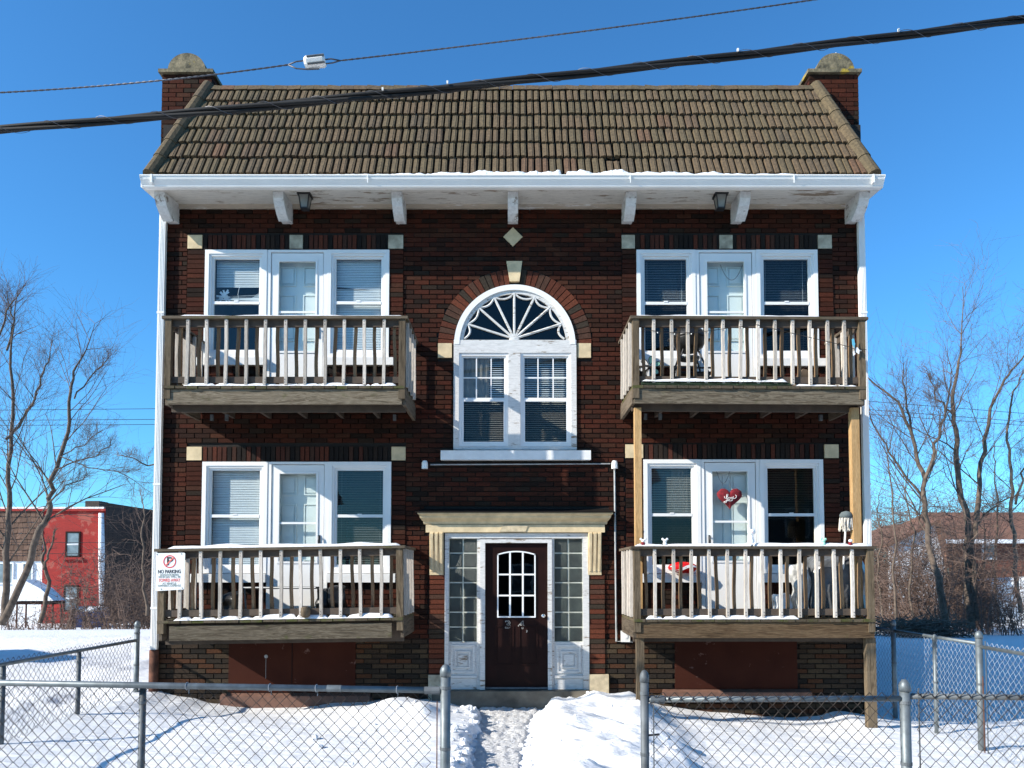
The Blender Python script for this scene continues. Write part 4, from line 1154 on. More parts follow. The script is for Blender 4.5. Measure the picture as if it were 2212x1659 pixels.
    # nail heads
    if opt.get('nails', True):
        nm = MB()
        for i in range(nb):
            if i % 2 != opt.get('par', 0): continue
            x_ = lerp(xs0, xs1, i/(nb-1))
            for z in (zt0-.03, zt0-.065, zb0+.03, zb0+.065): nm.box(x_-.004, x_+.004, YF-.0415, YF-.038, z-.004, z+.004)
        obj('nail_heads', nm, M['black'], bal, kind='stuff')
    return dict(X0=X0, X1=X1, zr=zr, zd=zd, bz0=bz0, obj=bal)
BAL = {}
BAL['UL'] = balcony('UL', 357, 876, 685, DECK_U, (0, 874, 362, 868), dict(n=23, par=1, label='weathered wooden balcony with snowy rail, upper left storey'))
BAL['UR'] = balcony('UR', 1365, 1867, 686, DECK_U, (0, 873, 1370, 1864), dict(n=25, par=1, label='weathered balcony holding a kettle grill, on two pine posts'))
BAL['LL'] = balcony('LL', 343, 872, 1182, DECK_L, (1349, 1381, 366, 846), dict(n=23, par=1, label='lower balcony with the no parking sign and greyed front beam'))
BAL['LR'] = balcony('LR', 1368, 1886, 1180, DECK_L, (0, 1378, 1376, 1888), dict(n=25, par=1, beam='wood_beam_brown', label='lower balcony decorated with figurines, brown front beam'))
# support posts of the right balconies
bLR, bUR = BAL['LR'], BAL['UR']
for px, pw in ((1379, .085), (1850, .10)):
    x_ = UX(px, 1020, YF+.10)
    obj('support_post', MB().box(x_-pw/2, x_+pw/2, YF+.10, YF+.19, bLR['zd'], bUR['bz0']-.022), M['wood_new'], bld)
for px, pw in ((1384, .095), (1884, .115)):
    x_ = UX(px, 1440, YF+.02)
    obj('support_post', MB().box(x_-pw/2, x_+pw/2, YF+.03, YF+.12, -.3, bLR['bz0']-.001), M['wood_z'], bld)
# joist hangers
for k in ('UL','UR'):
    b = BAL[k]
    for x_ in (b['X0']+.3, b['X0']+.5, b['X1']-.25): obj('joist_hanger', MB().box(x_-.02, x_+.02, -.30, -.26, b['bz0']-.05, b['bz0']+.03), M['galv_dull'], b['obj'])
# snow on rails and deck edges
b = BAL['UL']; snow_strip('rail_snow', b['X0']+.18, b['X1']-.02, YF-.05, YF+.075, b['zr'], .028, 'thin snow strip on the top rail of the upper left balcony')
b = BAL['UR']; snow_strip('rail_snow', b['X0']+.05, b['X1']-.55, YF-.05, YF+.075, b['zr'], .032, 'thin snow strip on the top rail of the balcony with the grill')
b = BAL['LL']; snow_strip('rail_snow', b['X0']+.13, b['X1']-.03, YF-.05, YF+.075, b['zr'], .048, 'snow strip on the top rail above the no parking sign')
b = BAL['LR']; snow_strip('rail_snow', b['X0']+.02, b['X1']-.02, YF-.05, YF+.075, b['zr'], .045, 'snow strip on the rail that carries the figurines', gaps=(UX(1389,1175,YF), UX(1436,1175,YF), UX(1623,1175,YF), UX(1778,1175,YF), UX(1836,1175,YF)))
b = BAL['UL']; snow_strip('deck_snow', UX(398,835,YF), UX(858,835,YF), YF-.045, YF+.05, b['zd'], .045, 'snow beads along the deck edge of the upper left balcony', gaps=[b['X0']+.65*k_ for k_ in range(1,5)]+[b['X0']+1.7,b['X1']-.3,b['X1']-.5])
b = BAL['UR']; snow_strip('deck_snow', UX(1385,835,YF), UX(1700,835,YF), YF-.06, YF+.06, b['zd']+.045, .06, 'snow lying on the dark garland under the grill')
snow_strip('deck_snow', UX(1715,838,YF), UX(1850,838,YF), YF-.045, YF+.05, b['zd'], .035, 'short snow strip at the right end of the upper right deck', gaps=[b['X1']-.35])
b = BAL['LL']; snow_strip('deck_snow', UX(378,1337,YF), UX(850,1337,YF), YF-.045, YF+.06, b['zd'], .06, 'lumpy snow along the deck edge below the no parking sign', gaps=[b['X0']+v for v in (.42,.72,1.02,1.16,1.72,2.1,2.35)])
b = BAL['LR']; snow_strip('deck_snow', UX(1395,1337,YF), UX(1725,1337,YF), YF-.045, YF+.06, b['zd'], .055, 'snow strip along the deck edge below the figurines', gaps=[b['X0']+v for v in (.36,.68,1.15,1.55)])
# snow in the gutter
gs = MB(); nx_ = 420; gx0, gx1 = -3.9, 4.0
for i in range(nx_+1):
    x = lerp(gx0, gx1, i/nx_); n = noise.fractal(Vector((x*4, 3, 1)), .8, 2, 4)
    a = .07*math.exp(-((x-.8)/2.3)**2) + .012
    h = max(-.02, a*(1+.9*n) - (.09 if abs(x-.68) < .04 else 0))
    for y, k in ((-.735, 0), (-.72, .7), (-.67, 1), (-.62, .8)): gs.v.append((x, y, zg1+.002+h*k))
for i in range(nx_):
    for j in range(3): a = i*4+j; gs.f.append((a, a+4, a+5, a+1))
obj('gutter_snow', gs, M['snow'], None, True, label='ragged snow lying in the white gutter under the roof tiles', cat='snow', kind='stuff')

# ---------------------------------------------------------------- text
def text_obj(name, s, x, y, z, size, mat, parent, w=None, outline=False, bold=0, extr=.0006):
    cu = bpy.data.curves.new(name, 'FONT'); cu.body = s; cu.size = size; cu.align_x = 'CENTER'; cu.align_y = 'CENTER'
    cu.extrude = extr; cu.offset = bold
    if outline: cu.fill_mode = 'NONE'; cu.bevel_depth = .0022; cu.bevel_resolution = 0; cu.extrude = 0
    cu.resolution_u = 4
    tmp = bpy.data.objects.new('tmp', cu); col.objects.link(tmp)
    dg = bpy.context.evaluated_depsgraph_get(); dg.update()
    me = bpy.data.meshes.new_from_object(tmp.evaluated_get(dg)); 
    bpy.data.objects.remove(tmp)
    me.name = name; me.materials.clear(); me.materials.append(mat)
    xs = [v.co.x for v in me.vertices]; sc = 1 if not w or not xs else w/(max(xs)-min(xs))
    o = bpy.data.objects.new(name, me); o.rotation_euler = (R(90), 0, 0); o.scale = (sc, 1, 1)
    place(o, (x, y, z), parent); return o
text_obj('numeral', '3', *((lambda a: (a[0], -.006, a[1]))(U(1097, 1350))), .155, M['numeral'], door, .075, True)
text_obj('numeral', '4', *((lambda a: (a[0], -.006, a[1]))(U(1126, 1351))), .155, M['numeral'], door, .085, True)
text_obj('numeral', ',', *((lambda a: (a[0], -.006, a[1]))(U(1138, 1358))), .12, M['numeral'], door, None, True)

# ---------------------------------------------------------------- no parking sign
b = BAL['LL']; YS = YF-.055
s0x, s1z = U(339, 1191, YS); s1x, s0z = U(399, 1272, YS)
sg = thing('parking_sign', 'white no parking sign with red barred P on the lower left balcony', 'sign', ((s0x+s1x)/2, YS, s0z))
W_, H_ = s1x-s0x, s1z-s0z
rc = .015; pl = []
for cx, cz, a0 in ((s1x-rc, s0z+rc+.01, -90), (s1x-rc+.01, s1z-rc, 0), (s0x+rc, s1z-rc, 90), (s0x+rc, s0z+rc-.005, 180)):
    for i in range(4): a = R(a0+30*i); pl.append((cx+rc*math.cos(a), cz+rc*math.sin(a)))
obj('sign_plate', MB().prism(pl, YS-.003, YS), M['sign'], sg)
cx, cz, rr = lerp(s0x,s1x,.49), lerp(s0z,s1z,.77), W_*.225
obj('red_ring', arc_band(MB(), cx, cz, rr*.84, rr, YS-.0055, YS-.0035, 0, 2*math.pi, 32), M['ink_red'], sg)
obj('red_bar', MB().prism([(cx-rr*.66-.006,cz-rr*.66+.004),(cx-rr*.66+.006,cz-rr*.66-.006),(cx+rr*.66+.006,cz+rr*.66-.004),(cx+rr*.66-.006,cz+rr*.66+.006)], YS-.008, YS-.006), M['ink_pale'], sg)
text_obj('letter', 'P', cx, YS-.005, cz, rr*1.75, M['ink_black'], sg, rr*.95, bold=.003)
for s, tz, wd, sz, mt in (('NO PARKING',.500,.80,.062,'ink_black'),('UNAUTHORIZED',.415,.66,.032,'ink_grey'),('VEHICLES WILL BE',.360,.78,.034,'ink_grey'),('TOWED AWAY',.270,.76,.055,'ink_pale'),('AT VEHICLE',.185,.48,.034,'ink_grey'),("OWNER'S EXPENSE",.125,.80,.036,'ink_grey')):
    text_obj('lettering', s, lerp(s0x,s1x,.48), YS-.0045, lerp(s0z,s1z,tz), sz, M[mt], sg, W_*wd, bold=.0012 if sz > .05 else .0004)
bt = MB()
for fx, fz in ((.05,.96),(.9,.97),(.2,.04),(.93,.06)): bt.box(lerp(s0x,s1x,fx)-.005, lerp(s0x,s1x,fx)+.005, YS-.007, YS-.0032, lerp(s0z,s1z,fz)-.005, lerp(s0z,s1z,fz)+.005)
obj('bolts', bt, M['black'], sg)

# ---------------------------------------------------------------- things on the balconies
# heart on the door
D = doors['LR']; hx, hz = U(1576, 1076, -.03)
ht = thing('heart_decoration', 'dark red furry heart reading Love on the lower right storm door', 'decoration', (hx, -.03, hz-.15))
hw_ = .172; pts = []
for i in range(60):
    t = 2*math.pi*i/60; x = 16*math.sin(t)**3; z = 13*math.cos(t)-5*math.cos(2*t)-2*math.cos(3*t)-math.cos(4*t)
    k = hw_/16*(1+.02*rng.uniform(-1,1)); pts.append((hx+x*k, hz+.012+z*k*.93))
pts.reverse()
mb = MB(); n = len(pts)
for kk, yy in ((1.0,-.022),(1.0,-.04),(.85,-.058),(.5,-.068)):
    for (x, z) in pts: mb.v.append((hx+(x-hx)*kk, yy, hz+(z-hz)*kk))
for r in range(3):
    for i in range(n): mb.f.append((r*n+i, r*n+(i+1)%n, (r+1)*n+(i+1)%n, (r+1)*n+i))
mb.f.append(tuple(3*n+i for i in range(n)))
obj('plush_heart', mb, M['heart'], ht, True)
scr = [(408,455),(415,490),(445,495),(470,460),(485,415),(465,410),(450,450),(462,500),(465,545),(440,585),(405,590),(395,570),(425,555),(470,540),(520,550),(560,545),(580,520)]
lo = [(500,470),(480,500),(490,530),(520,520),(530,485),(505,468),(520,490),(545,480)]
ve = [(545,470),(560,520),(590,470),(600,500),(575,480),(595,455),(580,500),(620,500),(650,480),(655,440),(630,425)]
for st_ in (scr, lo, ve):
    p3 = [U((2080+x*.1447)*.7315, (1400+y*.1447)*.7315, -.072) for x, y in st_]
    obj('lettering', MB().tube([(a, -.073, c) for a, c in p3], .0040, 5), M['white_gloss'], ht, True)
obj('hanging_string', MB().tube([(hx,-.03,hz+.14),(hx+.002,-.012,hz+.25)], .003, 4), M['black'], ht)
# chain on the doors
for k, cx_px, w_px, ya, yb in (('UR', 1580, 30, 572, 605), ('LR', 1562, 18, 1017, 1044)):
    pts = [(UX(cx_px+w_px*t/2*1.6, ya, .0)*1, .002, UZ(ya+(yb-ya)*(1-t*t))) for t in [i/6-1 for i in range(13)]]
    obj('door_chain', MB().tube(pts, .004, 5), M['galv_dull'], doors[k]['door'])

# kettle grill
gX, gZ0 = UX(1489, 800, -.55), DECK_U
gr_ = thing('kettle_grill', 'black kettle grill standing in front of the upper right door', 'grill', (gX, -.55, gZ0))
zc = UZ(734, -.55); rg = .225
obj('bowl', MB().lathe([(.02,-.19),(.11,-.165),(.18,-.11),(rg,-.01),(rg,0)], (gX,-.55,zc), 24), M['enamel'], gr_, True)
obj('lid', MB().lathe([(rg+.006,0),(rg+.004,.03),(.19,.10),(.12,.15),(.03,.165),(.001,.166)], (gX,-.55,zc+.003), 24), M['enamel'], gr_, True)
obj('lid_handle', MB().tube([(gX-.06,-.55,zc+.165),(gX-.05,-.55,zc+.21),(gX+.05,-.55,zc+.21),(gX+.06,-.55,zc+.165)], .014, 6), M['black'], gr_)
for s_ in (-1,1): obj('side_handle', MB().tube([(gX+s_*rg,-.60,zc-.01),(gX+s_*(rg+.05),-.58,zc+.0),(gX+s_*(rg+.05),-.52,zc),(gX+s_*rg,-.50,zc-.01)], .012, 6), M['black'], gr_)
obj('ash_catcher', MB().lathe([(.13,-.27),(.14,-.25),(.14,-.24),(.001,-.235)], (gX,-.55,zc), 18), M['galv'], gr_, True)
for a in (40, 140, 220, 320):
    c_, s_ = math.cos(R(a)), math.sin(R(a)); obj('leg', MB().tube([(gX+c_*.12,-.55+s_*.12,zc-.14),(gX+c_*.27,-.55+s_*.25,gZ0+.28),(gX+c_*.29,-.55+s_*.27,gZ0+.01)], .013, 6), M['black'], gr_)
sh = MB(); ring(sh, gX-.27, gX+.27, gZ0+.26, gZ0+.34, .02, -.72, -.70); sh.box(gX-.26, gX+.26, -.72, -.38, gZ0+.255, gZ0+.27); obj('shelf', sh, M['black'], gr_)
# flower ornament
fx, fz = U(1404, 792, -.7)
fl = thing('flower_ornament', 'wire flower with mint green petals on the upper right balcony', 'ornament', (fx, -.7, DECK_U))
for i in range(6):
    a = R(20+60*i); cx_, cz_ = fx+.085*math.cos(a), fz+.085*math.sin(a); pts = []
    ring_ = []
    for j in range(14):
        t = 2*math.pi*j/14; u_, v_ = .055*math.cos(t), .030*math.sin(t)*(1+.3*math.cos(t))
        ring_.append((cx_+u_*math.cos(a)-v_*math.sin(a), cz_+u_*math.sin(a)+v_*math.cos(a)))
    pe = obj('petal', MB().prism(ring_, -.702, -.698), M['mint'] if i in (0,5,1) else M['vinyl'], fl)
    obj('petal_wire', MB().tube([(x,-.70,z) for x, z in ring_]+[(ring_[0][0],-.70,ring_[0][1])], .006, 5), M['black'], pe)
obj('stem', MB().tube([(fx,-.70,fz),(fx+.02,-.7,DECK_U)], .007, 5), M['black'], fl)
# butterfly
bx, bz = U(1846, 752, -1.12)
bf = thing('butterfly_ornament', 'small blue butterfly ornament at the right end of the upper rail', 'ornament', (bx, -1.12, bz-.1))
for i, (pts) in enumerate((((0,0),(-.03,.05),(-.035,.12),(-.01,.13),(.01,.03)), ((0,0),(.03,.02),(.06,-.02),(.05,-.07),(.01,-.04)), ((0,-.02),(-.025,-.04),(-.02,-.09),(.005,-.07)))):
    obj('wing', MB().prism([(bx+x, bz+z) for x, z in reversed(pts)], -1.124, -1.118), M['blue_wing'] if i < 1 else M['white_gloss'], bf)
obj('body', MB().tube([(bx,-1.12,bz-.05),(bx+.005,-1.125,bz+.05)], .008, 5), M['black'], bf)
# garland on upper right deck edge and string light wire
b = BAL['UR']; x0, x1 = UX(1384,832,YF), UX(1705,832,YF)
gl = MB(); 
for i in range(900):
    x = rng.uniform(x0, x1); y = YF-.02+rng.gauss(0,.03); z = b['zd']+.02+rng.uniform(-.03,.035) + .03*math.exp(-((x-lerp(x0,x1,.82))/.12)**2)
    d = Vector((rng.uniform(-1,1), rng.uniform(-1,.3), rng.uniform(-1,.6))).normalized()*rng.uniform(.02,.045)
    gl.add([(x,y,z),(x+.004,y,z+.004),(x+d.x,y+d.y,z+d.z)], [(0,1,2)])
gl.tube([(lerp(x0,x1,i/12), YF-.02, b['zd']+.018) for i in range(13)], .026, 6)
obj('garland', gl, M['garland'], None, label='dark evergreen garland lying on the front edge of the upper right deck', cat='garland')
sw = []
for i in range(41):
    t = i/40; x = lerp(b['X0']+.1, b['X1'], t); py = 712 + 8*math.sin(t*9) if t < .5 else lerp(700, 756, (t-.5)/.5*1.0 if t < .95 else .95)
    sw.append((x, YF-.048, UZ(py, YF-.048)))
sl_ = thing('string_lights', 'dark wire of unlit string lights looped over the balusters by the grill', 'string lights', (0, YF-.05, b['zd']))
obj('wire', MB().tube(sw, .004, 4), M['black'], sl_)
blb = MB()
for i in range(0, 41, 3): p = sw[i]; blb.ball((p[0], p[1]-.004, p[2]-.018), .008, n=6, m=4)
obj('bulbs', blb, M['ceramic'], sl_)
# cushion / brown basket on UR deck
cx_, cz_ = UX(2140*.7315+165, 795, -.4), DECK_U
mb = MB(); px0 = UX(1733, 780, -.4)
pts = [(px0-.14,DECK_U),(px0+.16,DECK_U),(px0+.17,DECK_U+.22),(px0+.06,DECK_U+.36),(px0-.02,DECK_U+.38),(px0-.10,DECK_U+.24)]
obj('canvas_bag', MB().prism(pts, -.48, -.32), M['cushion'], None, label='brown slumped canvas bag on the upper right balcony floor', cat='bag')

# lower right: inflatable, figurines, cat, mop, bags, covered chair
rX0, rX1 = UX(1442,1220,-.10), UX(1505,1220,-.10)
zs_ = units['LR']['zs']
ri = thing('toy_inflatable', 'red cushion with a white wave on the sill behind the rail', 'cushion', ((rX0+rX1)/2, -.12, zs_))
mb = MB(); mb.ball(((rX0+rX1)/2, -.14, zs_+.075), (rX1-rX0)/2*1.02, .075, .080, 18, 10); obj('cushion', mb, M['red_gloss'], ri, True)
wv = []
mb = MB(); nn = 24; xm_ = (rX0+rX1)/2; hw2 = (rX1-rX0)/2
for i in range(nn+1):
    t = i/nn*2-1; x = xm_+t*hw2*.92; zc_ = zs_+.062+.035*math.sin(t*2.6+.1); th = .006+.014*(1-t*t)
    for zz in (zc_-th, zc_+th):
        q = max(0, 1-((x-xm_)/(hw2*1.02))**2-((zz-zs_-.075)/.08)**2); mb.v.append((x, -.14-.075*math.sqrt(q)-.002, zz))
for i in range(nn): mb.f.append((2*i, 2*i+2, 2*i+3, 2*i+1))
obj('white_wave', mb, M['white_gloss'], ri, True)
# cat
cxx = UX(1623, 1165, YF); zr = BAL['LR']['zr']
ct = thing('cat_figurine', 'white sitting cat figurine on the snowy rail before the storm door', 'figurine', (cxx, YF, zr))
mb = MB(); mb.ball((cxx, YF+.01, zr+.055), .042, .04, .058); mb.ball((cxx, YF, zr+.105), .028, .028, .045)
obj('body', mb, M['white_gloss'], ct, True)
mb = MB().ball((cxx, YF-.01, zr+.175), .050, .038, .038, 12, 8)
obj('head', mb, M['white_gloss'], ct, True)
for s_ in (-1,1):
    obj('ear', MB().add([(cxx+s_*.045,YF-.01,zr+.19),(cxx+s_*.018,YF-.015,zr+.208),(cxx+s_*.042,YF-.01,zr+.235),(cxx+s_*.03,YF+.01,zr+.2)], [(0,1,2),(1,3,2),(3,0,2),(0,3,1)]), M['white_gloss'], ct)
    obj('paw', MB().ball((cxx+s_*.020, YF-.035, zr+.018), .014, .022, .018), M['white_gloss'], ct, True)
    obj('haunch', MB().ball((cxx+s_*.040, YF+.0, zr+.028), .022, .032, .028), M['white_gloss'], ct, True)
    obj('eye', MB().ball((cxx+s_*.016, YF-.047, zr+.178), .004), M['black'], ct)
obj('nose', MB().ball((cxx, YF-.049, zr+.168), .004), M['ink_pale'], ct)
obj('tail', MB().tube([(cxx+.03,YF+.03,zr+.015),(cxx+.065,YF+.01,zr+.014),(cxx+.068,YF-.02,zr+.014)], .010, 6), M['black'], ct, True)
# small figurines
def figurine(px, body, head, label, ear=True, grp='small figurines on the lower right rail'):
    x = UX(px, 1172, YF); t_ = thing('figurine', label, 'figurine', (x, YF, zr), grp)
    obj('body', MB().ball((x, YF-.01, zr+.03), .026, .022, .032, 10, 7), M[body], t_, True)
    obj('head', MB().ball((x, YF-.016, zr+.068), .026, .022, .020, 10, 7), M[head], t_, True)
    if ear:
        for s_ in (-1,1): obj('ear', MB().ball((x+s_*.027, YF-.012, zr+.088), .016, .008, .016, 8, 6), M[head], t_, True)
figurine(1389, 'heart', 'ceramic', 'small round eared figurine in dark red, leftmost on the snowy rail')
figurine(1436, 'ceramic', 'vinyl', 'small white mouse eared figurine beside the tan pine post')
figurine(1778, 'mint', 'mint', 'small mint green figurine on the rail under the right window', True)
figurine(1836, 'heart', 'white_gloss', 'small figurine with white cap and red body near the mop', False)
# mop
mx_, mz_ = U(1828, 1130, -.88)
mp = thing('mop', 'upturned string mop with grey crown leaning on the lower right rail', 'mop', (mx_, -.88, DECK_L))
obj('handle', MB().tube([(mx_-.02,-.7,DECK_L),(mx_,-.88,mz_+.05)], .013, 8), M['white_gloss'], mp)
ym = MB()
for i in range(120):
    a = rng.uniform(0, 2*math.pi); r_ = rng.uniform(.04,.08); L_ = rng.uniform(.15,.24)
    ym.tube([(mx_,-.88,mz_+.13),(mx_+r_*.7*math.cos(a),-.88+r_*.7*math.sin(a),mz_+.12),(mx_+r_*math.cos(a),-.88+r_*math.sin(a),mz_+.05),(mx_+r_*1.05*math.cos(a)+rng.uniform(-.02,.02),-.88+r_*math.sin(a),mz_+.13-L_)], .006, 4)
obj('yarn', ym, M['mop'], mp, kind='stuff')
obj('mop_crown', MB().lathe([(.078,-.02),(.080,.02),(.055,.055),(.01,.068)], (mx_,-.88,mz_+.085), 12), M['mop_grey'], mp, True)
# white bag, film, covered chair
def crumple(mb, amp, f, seed):
    mb.v = [tuple(Vector(v) + amp*Vector((noise.noise(Vector(v)*f+Vector((seed,0,0))), noise.noise(Vector(v)*f+Vector((0,seed,0))), noise.noise(Vector(v)*f+Vector((0,0,seed)))))) for v in mb.v]; return mb
def blob_box(x0,x1,y0,y1,z0,z1,n=12):
    mb = MB(); mb.ball(((x0+x1)/2,(y0+y1)/2,(z0+z1)/2), 1,1,1, 28, 18)
    out = []
    for v in mb.v:
        d = Vector(((v[0]-(x0+x1)/2), (v[1]-(y0+y1)/2), (v[2]-(z0+z1)/2)))
        m_ = max(abs(d.x),abs(d.y),abs(d.z)); d = d/m_*.72 + d*.28
        out.append(((x0+x1)/2+d.x*(x1-x0)/2, (y0+y1)/2+d.y*(y1-y0)/2, (z0+z1)/2+d.z*(z1-z0)/2))
    mb.v = out; return mb
xa, xb_ = UX(1668,1295,-.6), UX(1708,1295,-.6)
wb = crumple(blob_box(xa, xb_, -.68, -.5, DECK_L, DECK_L+.30), .03, 9, 3)
obj('plastic_bag', wb, M['white_gloss'], None, label='white plastic bag slumped on the lower right balcony floor', cat='bag')
xa, xb_ = UX(1712,1270,-.55), UX(1742,1270,-.55)
obj('plastic_wrap', crumple(blob_box(xa, xb_, -.70, -.45, DECK_L, DECK_L+.70), .05, 7, 5), M['film'], None, label='crumpled clear plastic film wrapped upright beside the white bag', cat='plastic wrap')
xa, xb_ = UX(1745,1260,-.6), UX(1868,1260,-.6)
obj('covered_chair', crumple(blob_box(xa, xb_, -.80, -.25, DECK_L, DECK_L+.80), .06, 3.5, 9), M['sheet'], None, label='bulky furniture under a grey plastic sheet at the right end of the balcony', cat='furniture cover')
# lower left junk: folding table + dark bike-like clutter
tb = thing('folding_table', 'low dark table with pale edge behind the lower left rail', 'table', (UX(600,1270,-.35), -.35, DECK_L))
xa, xb_ = UX(530,1270,-.35), UX(690,1270,-.35)
obj('tabletop', MB().box(xa, xb_, -.55, -.20, DECK_L+.36, DECK_L+.385), M['black'], tb)
obj('edge_strip', MB().box(xa, xb_, -.556, -.551, DECK_L+.372, DECK_L+.385), M['vinyl'], tb)
for x_ in (xa+.05, xb_-.05):
    for y_ in (-.52,-.23): obj('leg', MB().tube([(x_,y_,DECK_L+.36),(x_*1.0+.03,y_,DECK_L)], .012, 6), M['galv_dull'], tb)
for i, (px, s) in enumerate(((500,.11),(700,.09),(728,.12))):
    x_ = UX(px,1290,-.35); mb = crumple(blob_box(x_-s, x_+s, -.45, -.25, DECK_L, DECK_L+.30+.05*i), .05, 6, i)
    obj('bin_bag', mb, M['enamel'], None, label=('shiny black bag left of the low table on the lower left balcony','shiny black bag against the right end of the low table','taller shiny black bag next to the lower left storm door')[i], cat='bag', group='black bags on the lower left balcony')
kX, kZ = U(668,1335,YF-.02)
obj('rope_coil', MB().lathe([(.03,-.07),(.055,-.05),(.06,0),(.055,.05),(.03,.065)], (kX-.04, YF-.04, DECK_L+.085), 14), M['wood_z'], None, True, label='brown ridged wooden spool hanging on the lower left deck edge', cat='spool')

# floodlights with conduit, meter box
cn = part_empty('conduit', (1.4, 0, 2), bld)
zc_ = UZ(1004)
cb = MB(); cb.tube([(UX(930,1004),-.012,zc_),(UX(1318,1004),-.02,zc_+.01)], .010, 6); cb.tube([(UX(1327,1010),-.02,UZ(1010)),(UX(1329,1200),-.02,UZ(1200)),(UX(1331,1385),-.02,UZ(1385)),(UX(1366,1386),-.02,UZ(1386))], .014, 6)
obj('conduit_pipe', cb, M['conduit'], cn)
for px in (919, 1326):
    x_, z_ = U(px, 1005); m_ = MB(); m_.lathe([(.045,-.06),(.042,.02),(.03,.05),(.001,.055)], (x_,-.08,z_), 12); m_.box(x_-.02,x_+.02,-.06,.0,z_+.0,z_+.05)
    obj('wall_lamp', m_, M['ceramic'], bld)
x_, z_ = U(1350, 1374); mb_ = obj('meter_box', MB().box(x_-.06, x_+.06, -.07, .0, z_-.075, z_+.075), M['ceramic'], bld)
obj('meter_dial', MB().lathe([(.03,-.006),(.03,0)], (x_,-.071,z_), 12, 'y'), M['vinyl'], mb_)

# the lower left balcony hangs a little low on its left, the upper right one on its right
def tilt(objs, pivot, ang):
    for o in objs:
        d = o.location - pivot; c_, s_ = math.cos(ang), math.sin(ang)
        o.location = pivot + Vector((d.x*c_ + d.z*s_, d.y, -d.x*s_ + d.z*c_)); o.rotation_euler.y += ang
def in_box(o, b):
    l = o.location
    return o.parent is None and o.get('kind') == 'stuff' and b['X0']-.1 < l.x < b['X1']+.1 and -1.25 < l.y < -.9 and b['zd']-.1 < l.z < b['zr']+.15
for key_, ang in (('LL', -R(.85)), ('UR', R(.35))):
    b = BAL[key_]; piv = Vector(((b['X0']+b['X1'])/2, -.5, b['zd']))
    b['obj'].rotation_euler.y = ang
    ex = [o for o in list(scene.objects) if in_box(o, b)] + ([sg, bpy.data.objects['rope_coil']] if key_ == 'LL' else [sl_, bf, bpy.data.objects['garland']])
    tilt(ex, piv, ang)

# ---------------------------------------------------------------- fences
DM = .0865                                 # diamond width
def tiltbox(): pass
def chain_mesh(P0, P1, z_top, z_bot, r, mat, parent, spikes=.03, segs=3):
    """zigzag wires between two ground points; z_bot may be a function of (x, y)"""
    P0, P1 = Vector(P0), Vector(P1); d = P1-P0; L = d.length; d.normalize(); nrm_ = Vector((-d.y, d.x, 0))
    n = int(L/(DM/2)); mb = MB()
    for i in range(n):
        s = i*DM/2
        q = P0 + d*s; zt = z_top(s/L) if callable(z_top) else z_top; zb = z_bot(q.x, q.y) - .03
        k = 0; z = zt + spikes; pts = []
        jig = rng.uniform(-.003,.003)
        while z > zb:
            side = 1 if (k+i) % 2 else -1
            off = s + (DM/4)*side + jig
            p = P0 + d*off
            yb = .003*(1 if (k % 2) else -1)
            pts.append((p.x+nrm_.x*yb, p.y+nrm_.y*yb, z)); z -= DM/2*1.04; k += 1
        if len(pts) > 1: mb.tube(pts, r, segs, False)
    return obj('wire_mesh', mb, mat, parent, kind='stuff')
def post(name, x, y, z0, z1, r, parent, mat, cap=True):
    p = obj(name, MB().lathe([(r, z0), (r, z1)], (x, y, 0), 16), mat, parent, True)
    if cap: obj('post_cap', MB().lathe([(r*1.12,z1-.03),(r*1.12,z1+.01),(r*.95,z1+.03),(r*.55,z1+.05),(r*.1,z1+.056)], (x,y,0), 16), mat, p, True)
    for zz in (z1-.12, z1-.55):
        obj('tension_band', MB().lathe([(r*1.1,zz),(r*1.1,zz+.022)], (x,y,0), 16), M['galv_dull'], p)
    return p
YN = -5.07
def gh(x, y): return ground_h(x, y)
# front fence, left run
zrl = UZ(1475, YN); zrr = UZ(1491, YN)
xL = -5.1; xg = UX(962, 1600, YN)
fl_ = thing('chain_link_fence', 'chain link fence run left of the walk with smooth grey top rail', 'fence', (-2.5, YN, .2), 'chain link fences round the yard')
zr_of = lambda x: lerp(UZ(1475,YN), UZ(1491,YN), (x-UX(0,1475,YN))/(UX(945,1491,YN)-UX(0,1475,YN)))
obj('top_rail', MB().tube([(xL, YN, zr_of(xL)), (xg-.03, YN, zr_of(xg))], .0225, 12), M['galv'], fl_, True)
chain_mesh((xL, YN+.028, 0), (xg-.055, YN+.028, 0), lambda t: lerp(zr_of(xL), zr_of(xg), t)-.055, gh, .0034, M['wire'], fl_, .03)
xl = UX(307, 1560, YN+.05); post('line_post', xl, YN+.05, -.2, zr_of(xl)-.02, .024, fl_, M['galv_dull'], False)
post('gate_post', xg, YN, -.2, UZ(1452, YN), .036, fl_, M['galv'])
obj('tension_bar', MB().box(xg-.066, xg-.058, YN+.02, YN+.026, 0, zr_of(xg)-.08), M['rust'], fl_)
xw = [UX(p,1480,YN) for p in (340/2.212*.7315+292, 880/2.212*.7315+292, 1185/2.212*.7315+292, 1712/2.212*.7315+292)]
for x_ in xw:
    obj('tie_wire', MB().tube([(x_+.025*math.cos(a)*.1, YN+.027*math.cos(a), zr_of(x_)+.027*math.sin(a)) for a in [i*math.pi/5 for i in range(11)]]+[(x_,YN+.03,zr_of(x_)-.06)], .003, 4), M['wire_bright'], fl_)
xs_ = UX(1256/2.212*.7315+292,1480,YN); obj('rail_sleeve', MB().tube([(xs_-.002, YN, zr_of(xs_)), (xs_+.10, YN, zr_of(xs_+.1))], .0245, 12), M['galv'], fl_)
obj('rail_end_cup', MB().tube([(xg-.15, YN, zr_of(xg)), (xg-.04, YN, zr_of(xg))], .027, 12), M['galv_dull'], fl_)
